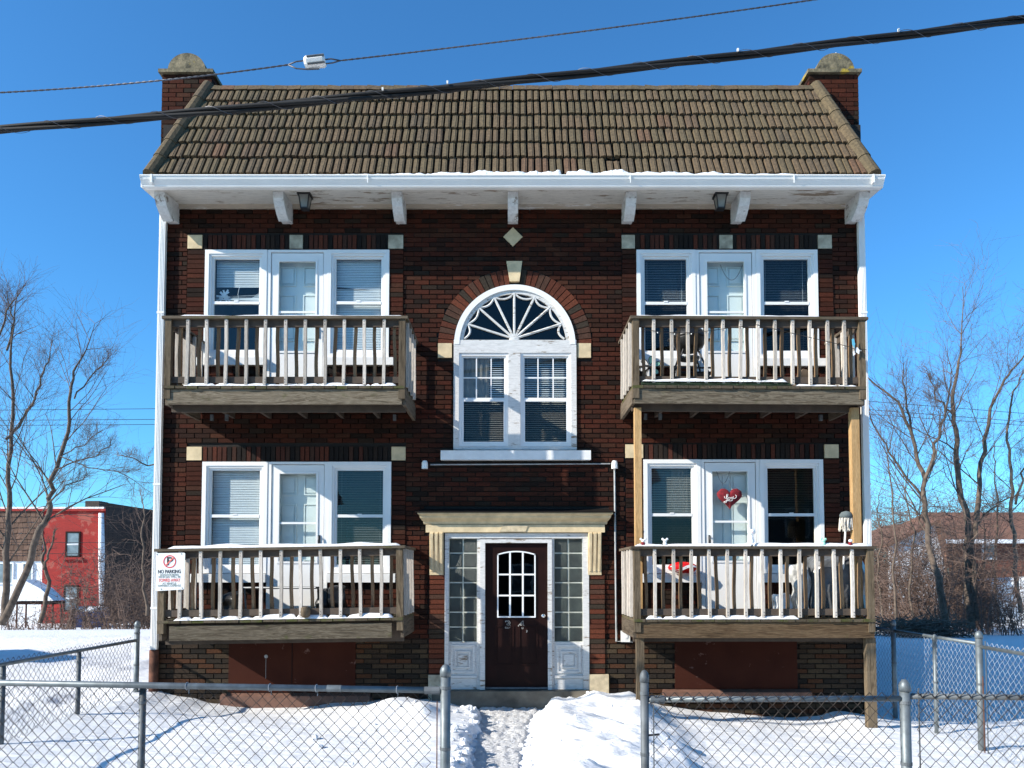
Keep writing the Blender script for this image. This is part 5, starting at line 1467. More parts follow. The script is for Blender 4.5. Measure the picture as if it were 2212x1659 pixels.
# right run
fr_ = thing('chain_link_fence', 'chain link fence run right of the walk with wire barbs above the rail', 'fence', (2, YN, .2), 'chain link fences round the yard')
xg2 = UX(1393, 1600, YN); xc2 = UX(1957, 1600, YN); zr2 = UZ(1511, YN)
obj('top_rail', MB().tube([(xg2+.03, YN, zr2), (xc2-.03, YN, UZ(1509,YN))], .021, 12), M['galv'], fr_, True)
obj('rail_end_cup', MB().tube([(xg2+.04, YN, zr2), (xg2+.14, YN, zr2)], .029, 12), M['galv_dull'], fr_)
chain_mesh((xg2+.06, YN-.026, 0), (xc2-.03, YN-.026, 0), zr2, gh, .0034, M['wire'], fr_, .055)
post('gate_post', xg2, YN, -.2, UZ(1464, YN), .030, fr_, M['galv_dull'])
obj('tension_bar', MB().box(xg2+.055, xg2+.063, YN-.03, YN-.024, -.2, zr2-.03), M['galv_dull'], fr_)
obj('latch_arm', MB().tube([(xg2+.02, YN-.01, UZ(1588,YN)), (xg2+.10, YN-.02, UZ(1585,YN))], .008, 6), M['black'], fr_)
post('corner_post', xc2, YN+.0, -.3, UZ(1484, YN), .036, fr_, M['galv'])
fr2 = thing('chain_link_fence', 'short chain link run past the right corner post with a dark rail', 'fence', (4, YN, .1), 'chain link fences round the yard')
zr3 = UZ(1504, YN)
obj('top_rail', MB().tube([(xc2+.03, YN, zr3), (5.25, YN, UZ(1512,YN))], .021, 12), M['galv_dull'], fr2, True)
chain_mesh((xc2+.09, YN-.026, 0), (5.2, YN-.026, 0), zr3, gh, .0034, M['wire'], fr2, .04)
obj('tension_bar', MB().box(xc2+.085, xc2+.093, YN-.02, YN-.014, -.2, zr3+.06), M['galv_dull'], fr2)
# right side fence (receding), three runs between four posts
XR = 5.25; RT = 1.2
yb_, ym_, yn_ = .02, -1.01, -1.92
fs_ = thing('chain_link_fence', 'bright galvanised side fence panel between two posts right of the building', 'fence', (XR, -1, 0), 'chain link fences round the yard')
post('end_post', XR, yb_, -.3, RT+.10, .032, fs_, M['galv']); post('line_post', XR, ym_, -.3, RT-.02, .026, fs_, M['galv'])
post('gate_post', XR, yn_, -.3, RT+.09, .038, fs_, M['galv'])
obj('top_rail', MB().tube([(XR, yb_-.03, RT), (XR, yn_+.04, RT)], .021, 12), M['galv'], fs_, True)
chain_mesh((XR-.0, yn_+.06, 0), (XR, yb_-.04, 0), RT-.04, gh, .0026, M['wire_bright'], fs_, .02)
obj('tension_bar', MB().box(XR-.004, XR+.004, yn_-.12, yn_-.11, 0, RT+.04), M['galv'], fs_)
obj('bottom_bar', MB().box(XR-.03, XR-.022, yn_-.10, yn_-.09, 0, .85), M['rust'], fs_)
fs2 = thing('chain_link_fence', 'side fence run with barbed top coming forward on the right edge', 'fence', (XR, -3.5, 0), 'chain link fences round the yard')
obj('top_rail', MB().tube([(XR, yn_-.04, RT-.03), (XR, YN, RT-.05)], .021, 12), M['galv'], fs2, True)
chain_mesh((XR-.0, YN, 0), (XR, yn_-.12, 0), RT-.03, gh, .0026, M['wire_bright'], fs2, .055)
post('line_post', XR, -3.5, -.3, RT-.05, .026, fs2, M['galv'])
fs3 = thing('chain_link_fence', 'chain link fence seen edge-on beside the right wall of the building', 'fence', (XR, 3, 0), 'chain link fences round the yard')
obj('top_rail', MB().tube([(XR, yb_+.04, RT), (XR, 6, RT)], .021, 8), M['galv'], fs3, True)
chain_mesh((XR, yb_+.05, 0), (XR, 6, 0), RT-.03, gh, .0026, M['wire_bright'], fs3, .04)
post('line_post', XR, 2.6, -.3, RT, .026, fs3, M['galv']); post('line_post', XR, 6.0, -.3, RT, .026, fs3, M['galv'])
# left side fence
XLf = -5.1; LT = UZ(1383, -.1)
fs4 = thing('chain_link_fence', 'left side fence running back to the brown pipe at the wall', 'fence', (XLf, -2, .3), 'chain link fences round the yard')
post('end_post', XLf, -.10, -.2, UZ(1350,-.1), .034, fs4, M['galv'])
obj('top_rail', MB().tube([(XLf, -.14, LT), (XLf, YN, LT)], .021, 12), M['galv'], fs4, True)
chain_mesh((XLf-.02, YN, 0), (XLf-.02, -.16, 0), LT-.0, gh, .0026, M['wire'], fs4, .055)
for y_ in (-1.5, -2.85, -4.2): post('line_post', XLf, y_, -.2, LT-.02, .026, fs4, M['galv_dull'], False)

# ---------------------------------------------------------------- overhead wires
def cable_path(p, Y, n=60, ext=(-14, 14)):
    """smooth line through image points at depth Y, extended both ways; p = [(px,py)..]"""
    q = [U(a, b, Y) for a, b in p]
    return q
def through(q, Y, x0, x1, n):
    # quadratic fit through three points
    (xa, za), (xb, zb), (xc, zc) = q
    out = []
    for i in range(n+1):
        x = lerp(x0, x1, i/n)
        l0 = (x-xb)*(x-xc)/((xa-xb)*(xa-xc)); l1 = (x-xa)*(x-xc)/((xb-xa)*(xb-xc)); l2 = (x-xa)*(x-xb)/((xc-xa)*(xc-xb))
        out.append(Vector((x, Y, za*l0+zb*l1+zc*l2)))
    return out
YC = -4.4
qc = [U(0, 280, YC), U(1100, 176, YC), U(2212, 42, YC)]
mid = through(qc, YC, -8, 8, 60)
cb_ = thing('overhead_cable', 'thick black bundled cable crossing in front of the tiled roof', 'cable', (0, YC, 0))
def helix(path, r, turns, ph, rr, n=6):
    pts = []; L = len(path)-1; N_ = L*10
    for i in range(N_+1):
        t = i/N_*L; k = min(int(t), L-1); p = path[k].lerp(path[k+1], t-k); a = ph + 2*math.pi*turns*i/N_
        pts.append(p + Vector((0, math.cos(a)*r, math.sin(a)*r)))
    return MB().tube(pts, rr, n)
for k in range(3): obj('conductor', helix(mid, .019, 4, k*2.09, .0165), M['cable'], cb_, True)
obj('lashing_wire', helix(mid, .038, 36, 0, .0022, 4), M['strand'], cb_)
for x_ in (-1.13, -.55, 2.0, 3.3):
    p = min(mid, key=lambda v: abs(v.x-x_)); obj('cable_clip', MB().box(p.x-.007, p.x+.007, YC-.052, YC-.038, p.z+.008, p.z+.030), M['ceramic'], cb_)
YW = -4.6
q2 = [U(0, 200, YW), U(470, 155, YW), U(655, 137, YW)]
gw = thing('guy_wire', 'thin twisted guy wire with a white porcelain insulator above the roof', 'wire', (0, YW, 0))
lf = through([U(0,200,YW), U(345,174,YW), U(622,140,YW)], YW, -8, UX(622,140,YW), 40)
rt = through([U(735,131,YW), U(1100,88,YW), U(1755,0,YW)], YW, UX(735,131,YW), 8, 40)
obj('strand', helix(lf, .003, 60, 0, .0045, 5), M['strand'], gw); obj('strand', helix(lf, .003, 60, math.pi, .0045, 5), M['strand'], gw)
obj('strand', helix(rt, .003, 90, 0, .0045, 5), M['strand'], gw); obj('strand', helix(rt, .003, 90, math.pi, .0045, 5), M['strand'], gw)
def V3(px, py, Y): a = U(px, py, Y); return (a[0], Y, a[1])
for pts in (((622,140),(640,133),(658,131)), ((622,140),(640,148),(665,150),(690,149)), ((735,131),(715,127),(700,129),(672,132)), ((735,131),(718,136),(700,138))):
    obj('loop_wire', MB().tube([V3(a,b,YW) for a,b in pts], .0055, 6), M['strand'], gw, True)
ia, ib = Vector(V3(658,136,YW)), Vector(V3(703,131,YW)); dd = (ib-ia).normalized()
def ins_seg(a, b, r, r2): return MB().tube([a, a.lerp(b,.12), a.lerp(b,.9), b], [r2, r, r, r2], 8)
perp = Vector((-dd.z, 0, dd.x))
io = obj('insulator', ins_seg(ia, ib, .050, .038), M['ceramic'], gw)
for o_, y_ in ((.018, -.046), (-.034, -.036)):
    a = ia.lerp(ib, .18)+perp*o_+Vector((0,y_,0)); b = ia.lerp(ib, 1.0)+perp*o_+Vector((0,y_,0))
    obj('groove', MB().tube([a, b], .009, 6), M['galv_dull'], io)
# distant lines
for i, (pys, lab) in enumerate((((883,886,875,887),'topmost far utility line behind the bare trees'), ((906,908,893,905),'middle far utility line behind the bare trees'), ((917,919,903,913),'lowest far utility line of the three behind the bare trees'))):
    Y = 22; a, b, c, d_ = pys
    xs_ = [UX(0,a,Y), UX(330,b,Y), UX(1880,c-10,Y), UX(2212,d_+4,Y)]
    p = [Vector((-30,Y,UZ(a-2,Y))), Vector((xs_[0],Y,UZ(b,Y))), Vector((xs_[1],Y,UZ(a,Y))), Vector((0,Y,UZ(a-14,Y))), Vector((xs_[2],Y,UZ(c-8,Y))), Vector((xs_[3],Y,UZ(d_+6,Y))), Vector((30,Y,UZ(d_+22,Y)))]
    obj('utility_wire', MB().tube(p, .011, 4), M['cable'], None, label=lab, cat='wire', group='far utility lines')
for i, (py, lab) in enumerate(((1172,'utility line crossing the red building above its window'),(1196,'lower utility line crossing the red building at the window'))):
    Y = 24; obj('utility_wire', MB().tube([(-26,Y,UZ(py-1,Y)), (UX(160,py,Y),Y,UZ(py,Y)), (-9,Y,UZ(py+2,Y))], .011, 4), M['cable'], None, label=lab, cat='wire', group='lines before the red building')

# ---------------------------------------------------------------- background buildings
def bg_brick(name, c1, c2, mort, scale, patch=None):
    m, nt, b = new_mat(name)
    tc = nt.nodes.new('ShaderNodeTexCoord'); mp = nt.nodes.new('ShaderNodeMapping'); mp.inputs['Rotation'].default_value = (R(90),0,0)
    geo = nt.nodes.new('ShaderNodeNewGeometry'); nt.links.new(geo.outputs['Position'], mp.inputs[0])
    bt_ = nt.nodes.new('ShaderNodeTexBrick'); nt.links.new(mp.outputs[0], bt_.inputs[0])
    bt_.inputs['Color1'].default_value = (*c1,1); bt_.inputs['Color2'].default_value = (*c2,1); bt_.inputs['Mortar'].default_value = (*mort,1)
    bt_.inputs['Scale'].default_value = 1; bt_.inputs['Brick Width'].default_value = .21; bt_.inputs['Row Height'].default_value = .068; bt_.inputs['Mortar Size'].default_value = .008
    c = bt_.outputs['Color']
    if patch:
        n = nz(nt, geo.outputs['Position'], 1.1, 8, .65)
        c = mixc(nt, ramp(nt, n, [(.57,(0,0,0)),(.60,(.7,.7,.7))]), c, patch)
    nt.links.new(c, b.inputs['Base Color']); b.inputs['Roughness'].default_value = .85; return m
M['redpaint'] = bg_brick('red_painted_brick', (.34,.013,.007), (.27,.010,.006), (.20,.014,.010), 1, (.34,.09,.06))
M['darkbrick'] = bg_brick('old_dark_brick', (.06,.040,.032), (.035,.026,.022), (.015,.012,.011), 1)
M['brownbrick'] = bg_brick('brown_brick', (.17,.06,.035), (.12,.04,.025), (.10,.06,.045), 1)
M['shingle'] = wood_mat('cedar_shingle', [(.25,(.085,.050,.035)),(.5,(.16,.10,.075)),(.75,(.22,.14,.11))], 'z')
M['brownroof'] = simple('brown_asphalt_roof', (.16,.075,.045), .9, var=.3, scale=3, bmp=.3)
M['siding'] = simple('white_siding', (.70,.71,.72), .6, var=.05, bmp=0)
M['siding_grey'] = simple('grey_siding', (.16,.17,.18), .7, var=.1, bmp=0)
M['greyglass'] = simple('far_window', (.16,.20,.22), .15, var=.4, scale=2, bmp=0)
YR = 31.0
rb = thing('red_building', 'two storey painted red brick building with pale flaked patches behind the trees', 'building', (UX(150,1300,YR), YR, -.7))
x0, x1 = UX(92,1200,YR), UX(228,1200,YR); zt, zb = UZ(1104,YR), -1.2
obj('front_wall', MB().box(x0, x1, YR, YR+.3, zb, zt), M['redpaint'], rb)
obj('roof_edge', MB().box(UX(0,1100,YR)-6, x1+.0, YR-.12, YR+.3, zt, zt+.12), M['redpaint'], rb)
obj('roof_snow', MB().box(UX(0,1100,YR)-6, x1-.1, YR-.1, YR+14, zt+.12, zt+.22), M['snow'], rb)
# receding dark brick side wall
zt2 = UZ(1086, YR)
sw_ = MB(); n = 10
xA, yA = x1, YR-.1; xB, yB = x1+.4, YR+14
xB = -6.8*1; yB = YR+2
obj('side_wall', MB().hexa([(x1+.002,YR-.1,zb),(UX(328,1250,YR+3),YR+3,zb),(UX(328,1250,YR+3),YR+3.3,zb),(x1+.002,YR+.25,zb),(x1+.002,YR-.1,zt2),(UX(328,1250,YR+3),YR+3,zt2-.15),(UX(328,1250,YR+3),YR+3.3,zt2-.15),(x1+.002,YR+.25,zt2)]), M['darkbrick'], rb)
obj('side_wall', MB().box(UX(328,1250,YR+3), UX(328,1250,YR+3)+4, YR+3.0, YR+3.3, zb, zt2-.16), M['darkbrick'], rb)
obj('chimney', MB().box(UX(184,1090,YR+2), UX(214,1090,YR+2), YR+2, YR+3, zt, UZ(1082,YR+2)), M['darkbrick'], rb)
obj('icy_downpipe', MB().tube([(UX(219,1110,YR-.15),YR-.15,UZ(1109,YR)),(UX(220,1200,YR-.15),YR-.17,UZ(1200,YR)),(UX(219,1330,YR-.15),YR-.15,-.8)], [.14,.17,.09], 8), M['siding'], rb, True)
for (a, b, c, d_) in ((142,1148,174,1204),(138,1264,170,1321)):
    wx0, wx1, wz0, wz1 = px_rect(a, b, c, d_, YR)
    w_ = obj('window', ring(MB(), wx0, wx1, wz0, wz1, .09, YR-.05, YR-.001), M['maroon_door'], rb)
    obj('pane', MB().box(wx0+.09, wx1-.09, YR-.03, YR-.002, wz0+.09, wz1-.09), M['greyglass'], w_)
    obj('meeting_rail', MB().box(wx0+.09, wx1-.09, YR-.045, YR-.031, (wz0+wz1)/2-.04, (wz0+wz1)/2+.04), M['siding'], w_)
    obj('sill', MB().box(wx0-.15, wx1+.15, YR-.12, YR, wz0-.14, wz0-.001), M['redpaint'], w_)
# shingled neighbour
sh_ = thing('shingled_building', 'brown cedar shingled upper front left of the red painted building', 'building', (UX(30,1300,YR), YR, -.7))
sx0 = UX(0,1200,YR)-4
obj('front_wall', MB().box(sx0, x0-.002, YR+.02, YR+.3, zb, zt-.002), M['siding'], sh_)
zS0 = UZ(1212,YR); rowh = (zt-zS0)/9; 
for r in range(9):
    x = UX(0,1200,YR)-.6 + (r%2)*.12
    while x < x0-.05:
        w_ = rng.uniform(.20,.34); xe_ = min(x+w_, x0-.01)
        obj('shingle', MB().hexa([(x+.008,YR-.05,zt-(r+1)*rowh+rng.uniform(-.03,.03)),(xe_-.008,YR-.05,zt-(r+1)*rowh+rng.uniform(-.03,.03)),(xe_-.008,YR+.018,zt-(r+1)*rowh),(x+.008,YR+.018,zt-(r+1)*rowh),(x+.008,YR-.01,zt-r*rowh-.01),(xe_-.008,YR-.01,zt-r*rowh-.01),(xe_-.008,YR+.018,zt-r*rowh-.01),(x+.008,YR+.018,zt-r*rowh-.01)]), M['shingle'], sh_)
        x += w_
for (a, b, c, d_) in ((-10,1215,30,1262),(48,1215,72,1255)):
    wx0, wx1, wz0, wz1 = px_rect(a, b, c, d_, YR)
    w_ = obj('window', ring(MB(), wx0, wx1, wz0, wz1, .08, YR-.05, YR+.018), M['siding'], sh_)
    obj('pane', MB().box(wx0+.08, wx1-.08, YR-.02, YR+.018, wz0+.08, wz1-.08), M['greyglass'], w_)
# snowy canopy, bin, car-like low things
Yc = 26.0
cp_ = thing('canopy', 'snow covered peaked canopy beside the red building wall', 'canopy', (UX(70,1310,Yc), Yc, -.5))
pts = [U(24,1298,Yc), U(116,1298,Yc), U(88,1272,Yc), U(50,1252,Yc), U(28,1252,Yc)]
obj('canopy_snow', MB().prism(pts, Yc, Yc+1.0), M['snow'], cp_)
pts = [U(30,1299,Yc), U(112,1299,Yc), U(112,1306,Yc), U(30,1306,Yc)]
obj('canopy_roof', MB().prism([pts[3],pts[2],pts[1],pts[0]], Yc+.05, Yc+.95), M['maroon_door'], cp_)
for px in (32, 110):
    x_ = UX(px,1320,Yc)
    for y_ in (Yc+.15, Yc+.85): obj('leg', MB().tube([(x_,y_,-.8),(x_,y_,UZ(1305,Yc))], .04, 6), M['rust'], cp_)
bn = thing('dumpster', 'low blue dumpster with snow on its lid by the red wall', 'dumpster', (UX(185,1330,27), 27, -.6))
a, b, c, d_ = px_rect(150, 1322, 212, 1342, 27)
obj('bin_body', MB().hexa([(a+.1,27,c-.3),(b-.1,27,c-.3),(b-.1,28.2,c-.3),(a+.1,28.2,c-.3),(a,27,d_),(b,27,d_),(b,28.3,d_),(a,28.3,d_)]), simple('bin_blue', (.03,.05,.16), .5), bn)
obj('snow_cap', crumple(blob_box(a-.05, b+.05, 26.95, 28.3, d_-.02, d_+.22), .06, 2, 4), M['snow'], bn, True)

# right house
YH = 33.0
hb_ = thing('ranch_house', 'low brown brick house with brown roof and snow line behind the right trees', 'building', (UX(2130,1280,YH), YH, -.7))
hx0 = UX(2055,1200,YH); hx1 = UX(2212,1200,YH)+9
hz1 = UZ(1170,YH); hz0 = UZ(1242,YH)
obj('front_wall', MB().box(hx0, hx1, YH, YH+.3, -1.2, hz1), M['brownbrick'], hb_)
rt_ = UZ(1108,YH+5)
obj('roof', MB().hexa([(UX(2000,1170,YH),YH-.6,hz1-.02),(hx1+1,YH-.6,hz1-.02),(hx1+1,YH+10,hz1-.02),(UX(2000,1170,YH),YH+10,hz1-.02),(UX(2006,1115,YH+4.5),YH+4.5,rt_),(hx1+1,YH+4.5,rt_),(hx1+1,YH+4.8,rt_),(UX(2006,1115,YH+4.5),YH+4.8,rt_)]), M['brownroof'], hb_)
obj('fascia', MB().box(UX(2005,1170,YH), hx1+1, YH-.66, YH-.61, hz1-.12, hz1+.10), M['siding'], hb_)
wx0, wx1, wz0, wz1 = px_rect(2120, 1174, 2152, 1209, YH)
w_ = obj('window', ring(MB(), wx0, wx1, wz0, wz1, .12, YH-.05, YH-.001), M['siding'], hb_); obj('pane', MB().box(wx0+.12, wx1-.12, YH-.03, YH-.002, wz0+.12, wz1-.12), M['greyglass'], w_)
obj('snowy_ledge', crumple(blob_box(UX(2085,1250,YH-1), hx1, YH-1.2, YH-.1, -1.0, UZ(1246,YH-1)), .15, 1.2, 2), M['snow'], hb_, True)
obj('garage_door', MB().box(UX(2105,1280,YH-1.3), UX(2140,1280,YH-1.3), YH-1.32, YH-1.22, -1, UZ(1254,YH-1.3)), M['brownbrick'], hb_)
wg = thing('white_garage', 'white gabled garage half hidden by brush left of the brown house', 'garage', (UX(1985,1290,30), 30, -.7))
gx0_, gx1_ = UX(1925,1250,30), UX(2042,1250,30)
pts = [(gx0_,-1.2),(gx1_,-1.2),(gx1_,UZ(1225,30)),(UX(2018,1130,30),UZ(1130,30)),(gx0_,UZ(1180,30))]
obj('gable_wall', MB().prism(pts, 30, 30.3), M['siding'], wg)
obj('roof', MB().prism([(gx1_+.1,UZ(1228,30)),(gx1_+.25,UZ(1226,30)),(UX(2019,1126,30)+.1,UZ(1122,30)),(gx0_-.3,UZ(1176,30)),(gx0_-.3,UZ(1182,30)),(UX(2018,1130,30),UZ(1131,30))], 29.7, 36), M['brownroof'], wg)

for hx_, hw3, hh_, mt_, lab in ((-17, 6, 6.2, 'brownbrick', 'unseen brown brick house added across the street, opposite the left side yard'), (0.5, 6.5, 6.6, 'darkbrick', 'unseen dark brick house added across the street, facing the entrance'), (18, 6, 5.8, 'siding_grey', 'unseen grey sided house added across the street, opposite the right side yard')):  # unseen houses added to block low sky fill and reflect in the panes
    oh = thing('added_opposite_house', lab, 'building', (hx_, -30, 0), 'unseen added houses across the street')
    obj('body', MB().box(hx_-hw3, hx_+hw3, -37, -28, -.3, hh_), M[mt_], oh)
    obj('roof', MB().hexa([(hx_-hw3-.4,-37.5,hh_-.02),(hx_+hw3+.4,-37.5,hh_-.02),(hx_+hw3+.4,-27.5,hh_-.02),(hx_-hw3-.4,-27.5,hh_-.02),(hx_-hw3-.4,-32.6,hh_+2.6),(hx_+hw3+.4,-32.6,hh_+2.6),(hx_+hw3+.4,-32.4,hh_+2.6),(hx_-hw3-.4,-32.4,hh_+2.6)]), M['brownroof'], oh)
    for wx_ in (-.6, 0, .6):
        for wz_ in (1.0, 3.8):
            a = hx_+wx_*hw3; w_ = obj('window', MB().box(a-.6, a+.6, -27.999, -27.94, wz_, wz_+1.4), M['vinyl'], oh); obj('pane', MB().box(a-.5, a+.5, -27.939, -27.93, wz_+.1, wz_+1.3), M['greyglass'], w_)
nb_ = thing('neighbour_house', 'grey sided neighbour house standing left of the fenced side yard', 'building', (-21.5, 1, .2))
obj('body', MB().box(-26, -17.2, -3, 3.4, -.3, 4.0), M['siding'], nb_)
obj('roof', MB().hexa([(-26.4,-3.4,3.95),(-16.9,-3.4,3.95),(-16.9,3.8,3.95),(-26.4,3.8,3.95),(-26.4,.15,6.0),(-16.9,.15,6.0),(-16.9,.25,6.0),(-26.4,.25,6.0)]), M['brownroof'], nb_)
for y_ in (-1.6, 1.4):
    w_ = obj('window', MB().box(-17.199, -17.15, y_-.5, y_+.5, 1.2, 2.6), M['vinyl'], nb_); obj('pane', MB().box(-17.149, -17.14, y_-.42, y_+.42, 1.28, 2.52), M['greyglass'], w_)
# ---------------------------------------------------------------- trees
def branch(mb, tw, p, d, L, r, depth, rg, min_r=.006, spread=.7, up=.12, nseg=5, wig=.10):
    pts = [Vector(p)]; rs = [r]; dd_ = Vector(d).normalized(); kids = []
    for i in range(nseg):
        dd_ = (dd_ + Vector((rg.gauss(0,wig), rg.gauss(0,wig), rg.gauss(0,wig)+up*.35))).normalized()
        pts.append(pts[-1] + dd_*L/nseg); rs.append(max(r*(1-.62*(i+1)/nseg), .35*min_r))
        if depth > 0 and i >= 0:
            for _ in range(2 if rg.random() < .25 else 1):
                kids.append((pts[-1], dd_.copy(), rs[-1]))
    (mb if r > .022 else tw).tube(pts, rs, 6 if r > .05 else (4 if r > .02 else 3), False)
    if depth <= 0: return
    for (q, dv, rr_) in kids:
        a = Vector((rg.gauss(0,1), rg.gauss(0,1), rg.gauss(0,1))); a = (a - dv*a.dot(dv)).normalized()
        nd = (dv*(1-spread*.45) + a*spread*rg.uniform(.6,1.1) + Vector((0,0,up))).normalized()
        branch(mb, tw, q, nd, L*rg.uniform(.45,.85), max(rr_*.6, min_r*.6), depth-1, rg, min_r, spread, up, 4, wig*1.2)
def tree(name, label, Y, stems, seed, depth=3, kid_from=.25, kids=9, klen=.32, r_min=.0055, mat='bark', spread=.75, group='bare trees behind the yard'):
    rg = random.Random(seed); tk = MB(); tw = MB()
    b0 = U(stems[0][0][0][0], stems[0][0][0][1], Y)
    t_ = thing(name, label, 'tree', (b0[0], Y, b0[1]), group)
    for (pp, r0, r1) in stems:
        q = [Vector((U(a,b,Y)[0], Y + rg.uniform(-.2,.2), U(a,b,Y)[1])) for a, b in pp]
        # resample
        pts = [];
        for i in range(len(q)-1):
            for k in range(4): pts.append(q[i].lerp(q[i+1], k/4))
        pts.append(q[-1]); n = len(pts)
        pts = [pts[0]] + [p + Vector((rg.gauss(0,.03), rg.gauss(0,.05), 0)) for p in pts[1:-1]] + [pts[-1]]
        rs = [lerp(r0, r1, i/(n-1)) for i in range(n)]
        tk.tube(pts, rs, 8, False)
        L = (q[-1]-q[0]).length
        for k in range(kids):
            t = lerp(kid_from, 1.0, (k+rg.random()*.6)/kids); i = min(n-2, int(t*(n-1))); p = pts[i]; dv = (pts[i+1]-pts[i]).normalized()
            a = Vector((rg.choice((-1,1))*rg.uniform(.5,1), rg.uniform(-.8,.8), 0)); nd = (dv*.75 + a*spread + Vector((0,0,.15))).normalized()
            branch(tk, tw, p, nd, L*klen*(1.5-t*.8), max(rs[i]*.32, .009), min(depth-1, 2) if k % 2 else depth-1, rg, r_min, spread)
        branch(tk, tw, pts[-1], (pts[-1]-pts[-2]), L*.22, r1, depth-1, rg, r_min, spread)
    obj('trunk', tk, M[mat], t_, True)
    obj('crown', tw, M['twig'], t_, kind='stuff')
    return t_
tree('bare_tree', 'tall bare tree with straight trunk at the left edge of the picture', 17,
     [([(8,1350),(14,1250),(22,1140),(20,1040),(26,900),(30,760)], .13, .04), ([(18,950),(40,910),(70,860),(95,800),(103,760)], .055, .02), ([(22,760),(26,690),(22,640)], .04, .015), ([(-5,880),(-30,800),(10,700),(36,650)], .06, .02)], 3, 3, .25, 13, .30)
tree('bare_tree', 'bare tree leaning right in front of the shingled and red buildings', 16,
     [([(2,1345),(40,1270),(78,1150),(96,1110),(110,1040),(140,930),(158,850),(166,790)], .13, .035), ([(118,1020),(150,1000),(200,985),(240,960)], .03, .012), ([(128,985),(190,1010),(260,1020),(300,1045)], .022, .01), ([(158,860),(200,810),(235,770)], .03,.012),
      ([(125,985),(170,960),(230,930)],.022,.01), ([(105,1090),(150,1050),(175,1030)],.03,.012)], 5, 3, .3, 13, .28)
tree('small_bare_tree', 'thin forked sapling standing in front of the red painted wall', 19,
     [([(90,1345),(100,1270),(97,1210),(92,1170)], .09, .04), ([(98,1230),(112,1200),(122,1160)], .05, .03)], 8, 3, .7, 3, .18)
tree('small_bare_tree', 'slender bare sapling beside the dark brick wall at the corner', 14,
     [([(318,1330),(312,1250),(315,1160),(306,1100)], .05, .02), ([(345,1000),(315,1005),(290,990),(262,985)], .03, .012)], 9, 3, .3, 7, .3)
tree('bare_tree', 'bare forking tree rising just right of the building corner', 17,
     [([(2044,1352),(2030,1270),(2012,1180),(2000,1090),(1990,1020),(1972,950),(1935,870),(1890,830)], .14, .03), ([(1993,1035),(2015,960),(2045,900),(2050,830)], .07, .025), ([(1975,960),(1962,880),(1955,800)], .05, .02), ([(2000,1080),(1950,1020),(1910,960),(1880,905)], .05, .02)], 11, 3, .3, 12, .28)
tree('bare_tree', 'tallest bare tree on the right with a twin trunk reaching high', 18,
     [([(2095,1358),(2092,1240),(2090,1130),(2075,1020),(2058,930),(2055,860),(2066,790),(2072,750)], .15, .03), ([(2105,1340),(2100,1180),(2110,1050),(2130,950),(2145,880),(2170,820),(2200,780)], .11, .03), ([(2085,1190),(2120,1120),(2150,1090),(2180,1075)],.05,.02), ([(2060,900),(2030,860),(2010,810)],.04,.015)], 13, 4, .35, 9, .18, mat='bark')
tree('bare_tree', 'slim bare tree with pale trunk at the right edge by the brown house', 19,
     [([(2206,1325),(2200,1230),(2192,1130),(2182,1040),(2178,950),(2185,860),(2215,800)], .09, .025), ([(2190,1090),(2215,1020),(2240,960)], .05, .02)], 17, 4, .3, 9, .22, mat='pale_bark')
for i_, (px_, top_, sd_) in enumerate(((1925,930,31),(1962,1010,32),(2150,960,33),(2125,1080,34),(1900,1060,35))):
    tree('sapling', ('slim bare sapling nearest the right wall corner','short bare sapling between the corner and the forking tree','slim sapling rising right of the twin trunk tree','low sapling before the brown house window','stubby sapling in the brush behind the right corner')[i_], 18.5+i_*.7,
         [([(px_+6,1345),(px_,1250),(px_+8,1150),(px_-4,top_+50),(px_,top_)], .055, .012)], sd_, 3, .3, 8, .26)
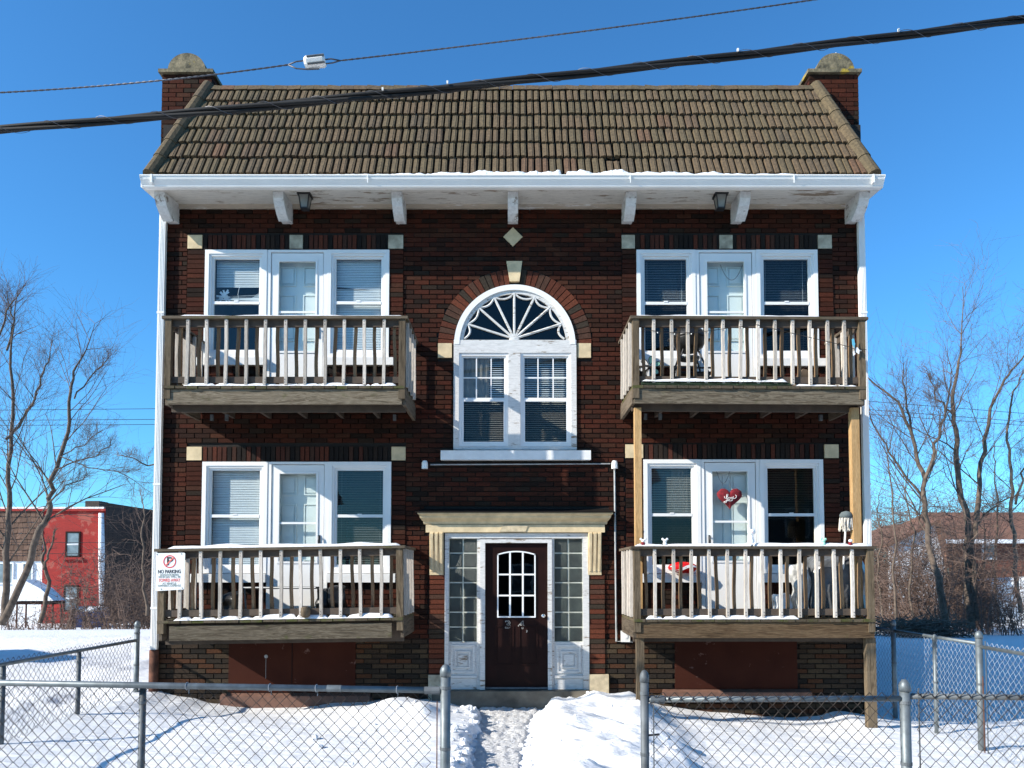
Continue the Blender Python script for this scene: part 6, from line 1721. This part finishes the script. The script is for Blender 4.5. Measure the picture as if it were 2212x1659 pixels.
# thickets of brush
def thicket(name, label, xr, yr, n, hmax, seed, mat='twig', dens=3, r0=.012):
    rg = random.Random(seed); mb = MB()
    for i in range(n):
        y = rg.uniform(*yr); x = rg.uniform(*xr)*(1 if True else 1); z = ground_h(x, y)-.1
        h = hmax*rg.uniform(.45,1)
        d = Vector((rg.gauss(0,.3), rg.gauss(0,.2), 1)).normalized()
        pts = [Vector((x,y,z))]; k = 7
        for j in range(k):
            d = (d+Vector((rg.gauss(0,.13), rg.gauss(0,.13), rg.gauss(.02,.08)))).normalized(); pts.append(pts[-1]+d*h/k)
        mb.tube(pts, [r0*1.6*(1-.75*j/k) for j in range(k+1)], 3, False)
        for j in range(1, k+1):
            for _ in range(dens):
                dv = Vector((rg.gauss(0,1), rg.gauss(0,1), rg.gauss(.35,.6))).normalized(); L = h*rg.uniform(.10,.30)
                a = pts[j]; m_ = a+dv*L*.5+Vector((0,0,rg.uniform(-.05,.05))); e = m_+(dv+Vector((rg.gauss(0,.5),0,rg.gauss(0,.5)))).normalized()*L*.5
                mb.tube([a, m_, e], [r0*.7, r0*.55, r0*.35], 3, False)
    return obj(name, mb, M[mat], None, label=label, cat='brush', kind='stuff')
def xat(px, Y): return UX(px, 1250, Y)
thicket('brush', 'dense brown brush right behind the building corner', (xat(1885,22), xat(2060,22)), (17, 27), 270, 5.8, 21, 'twig', 4)
thicket('brush', 'low tangled brush in front of the brown brick house', (xat(2050,22), xat(2230,22)), (19, 26), 110, 2.6, 22, 'twig', 3)
thicket('brush', 'tall brush behind the brown house roof line', (xat(1880,44), xat(2240,44)), (42, 50), 230, 8.6, 23, 'twig', 4, .022)
thicket('brush', 'bushy bare brush against the dark brick wall left of the building', (xat(205,22), xat(345,22)), (19, 27), 150, 3.6, 24, 'twig', 4)
thicket('brush', 'low dry brush at the foot of the red building', (xat(20,22), xat(210,22)), (20, 25), 90, 1.3, 25, 'twig', 3)
# dark brush pile in the building's shade
rg = random.Random(5); mb = MB()
for i in range(900):
    x = rg.uniform(xat(1900,16), xat(2050,16)); y = rg.uniform(14.5, 17); z = ground_h(x,y)+rg.uniform(0,.55)
    d = Vector((rg.gauss(0,1), rg.gauss(0,1), rg.gauss(0,.35))).normalized()*rg.uniform(.2,.7)
    mb.tube([(x,y,z),(x+d.x,y+d.y,max(ground_h(x,y)-.05,z+d.z))], .014, 3, False)
obj('brush_pile', mb, M['bark'], None, label='heap of dark cut branches on the snow behind the side fence', cat='brush pile', kind='stuff')
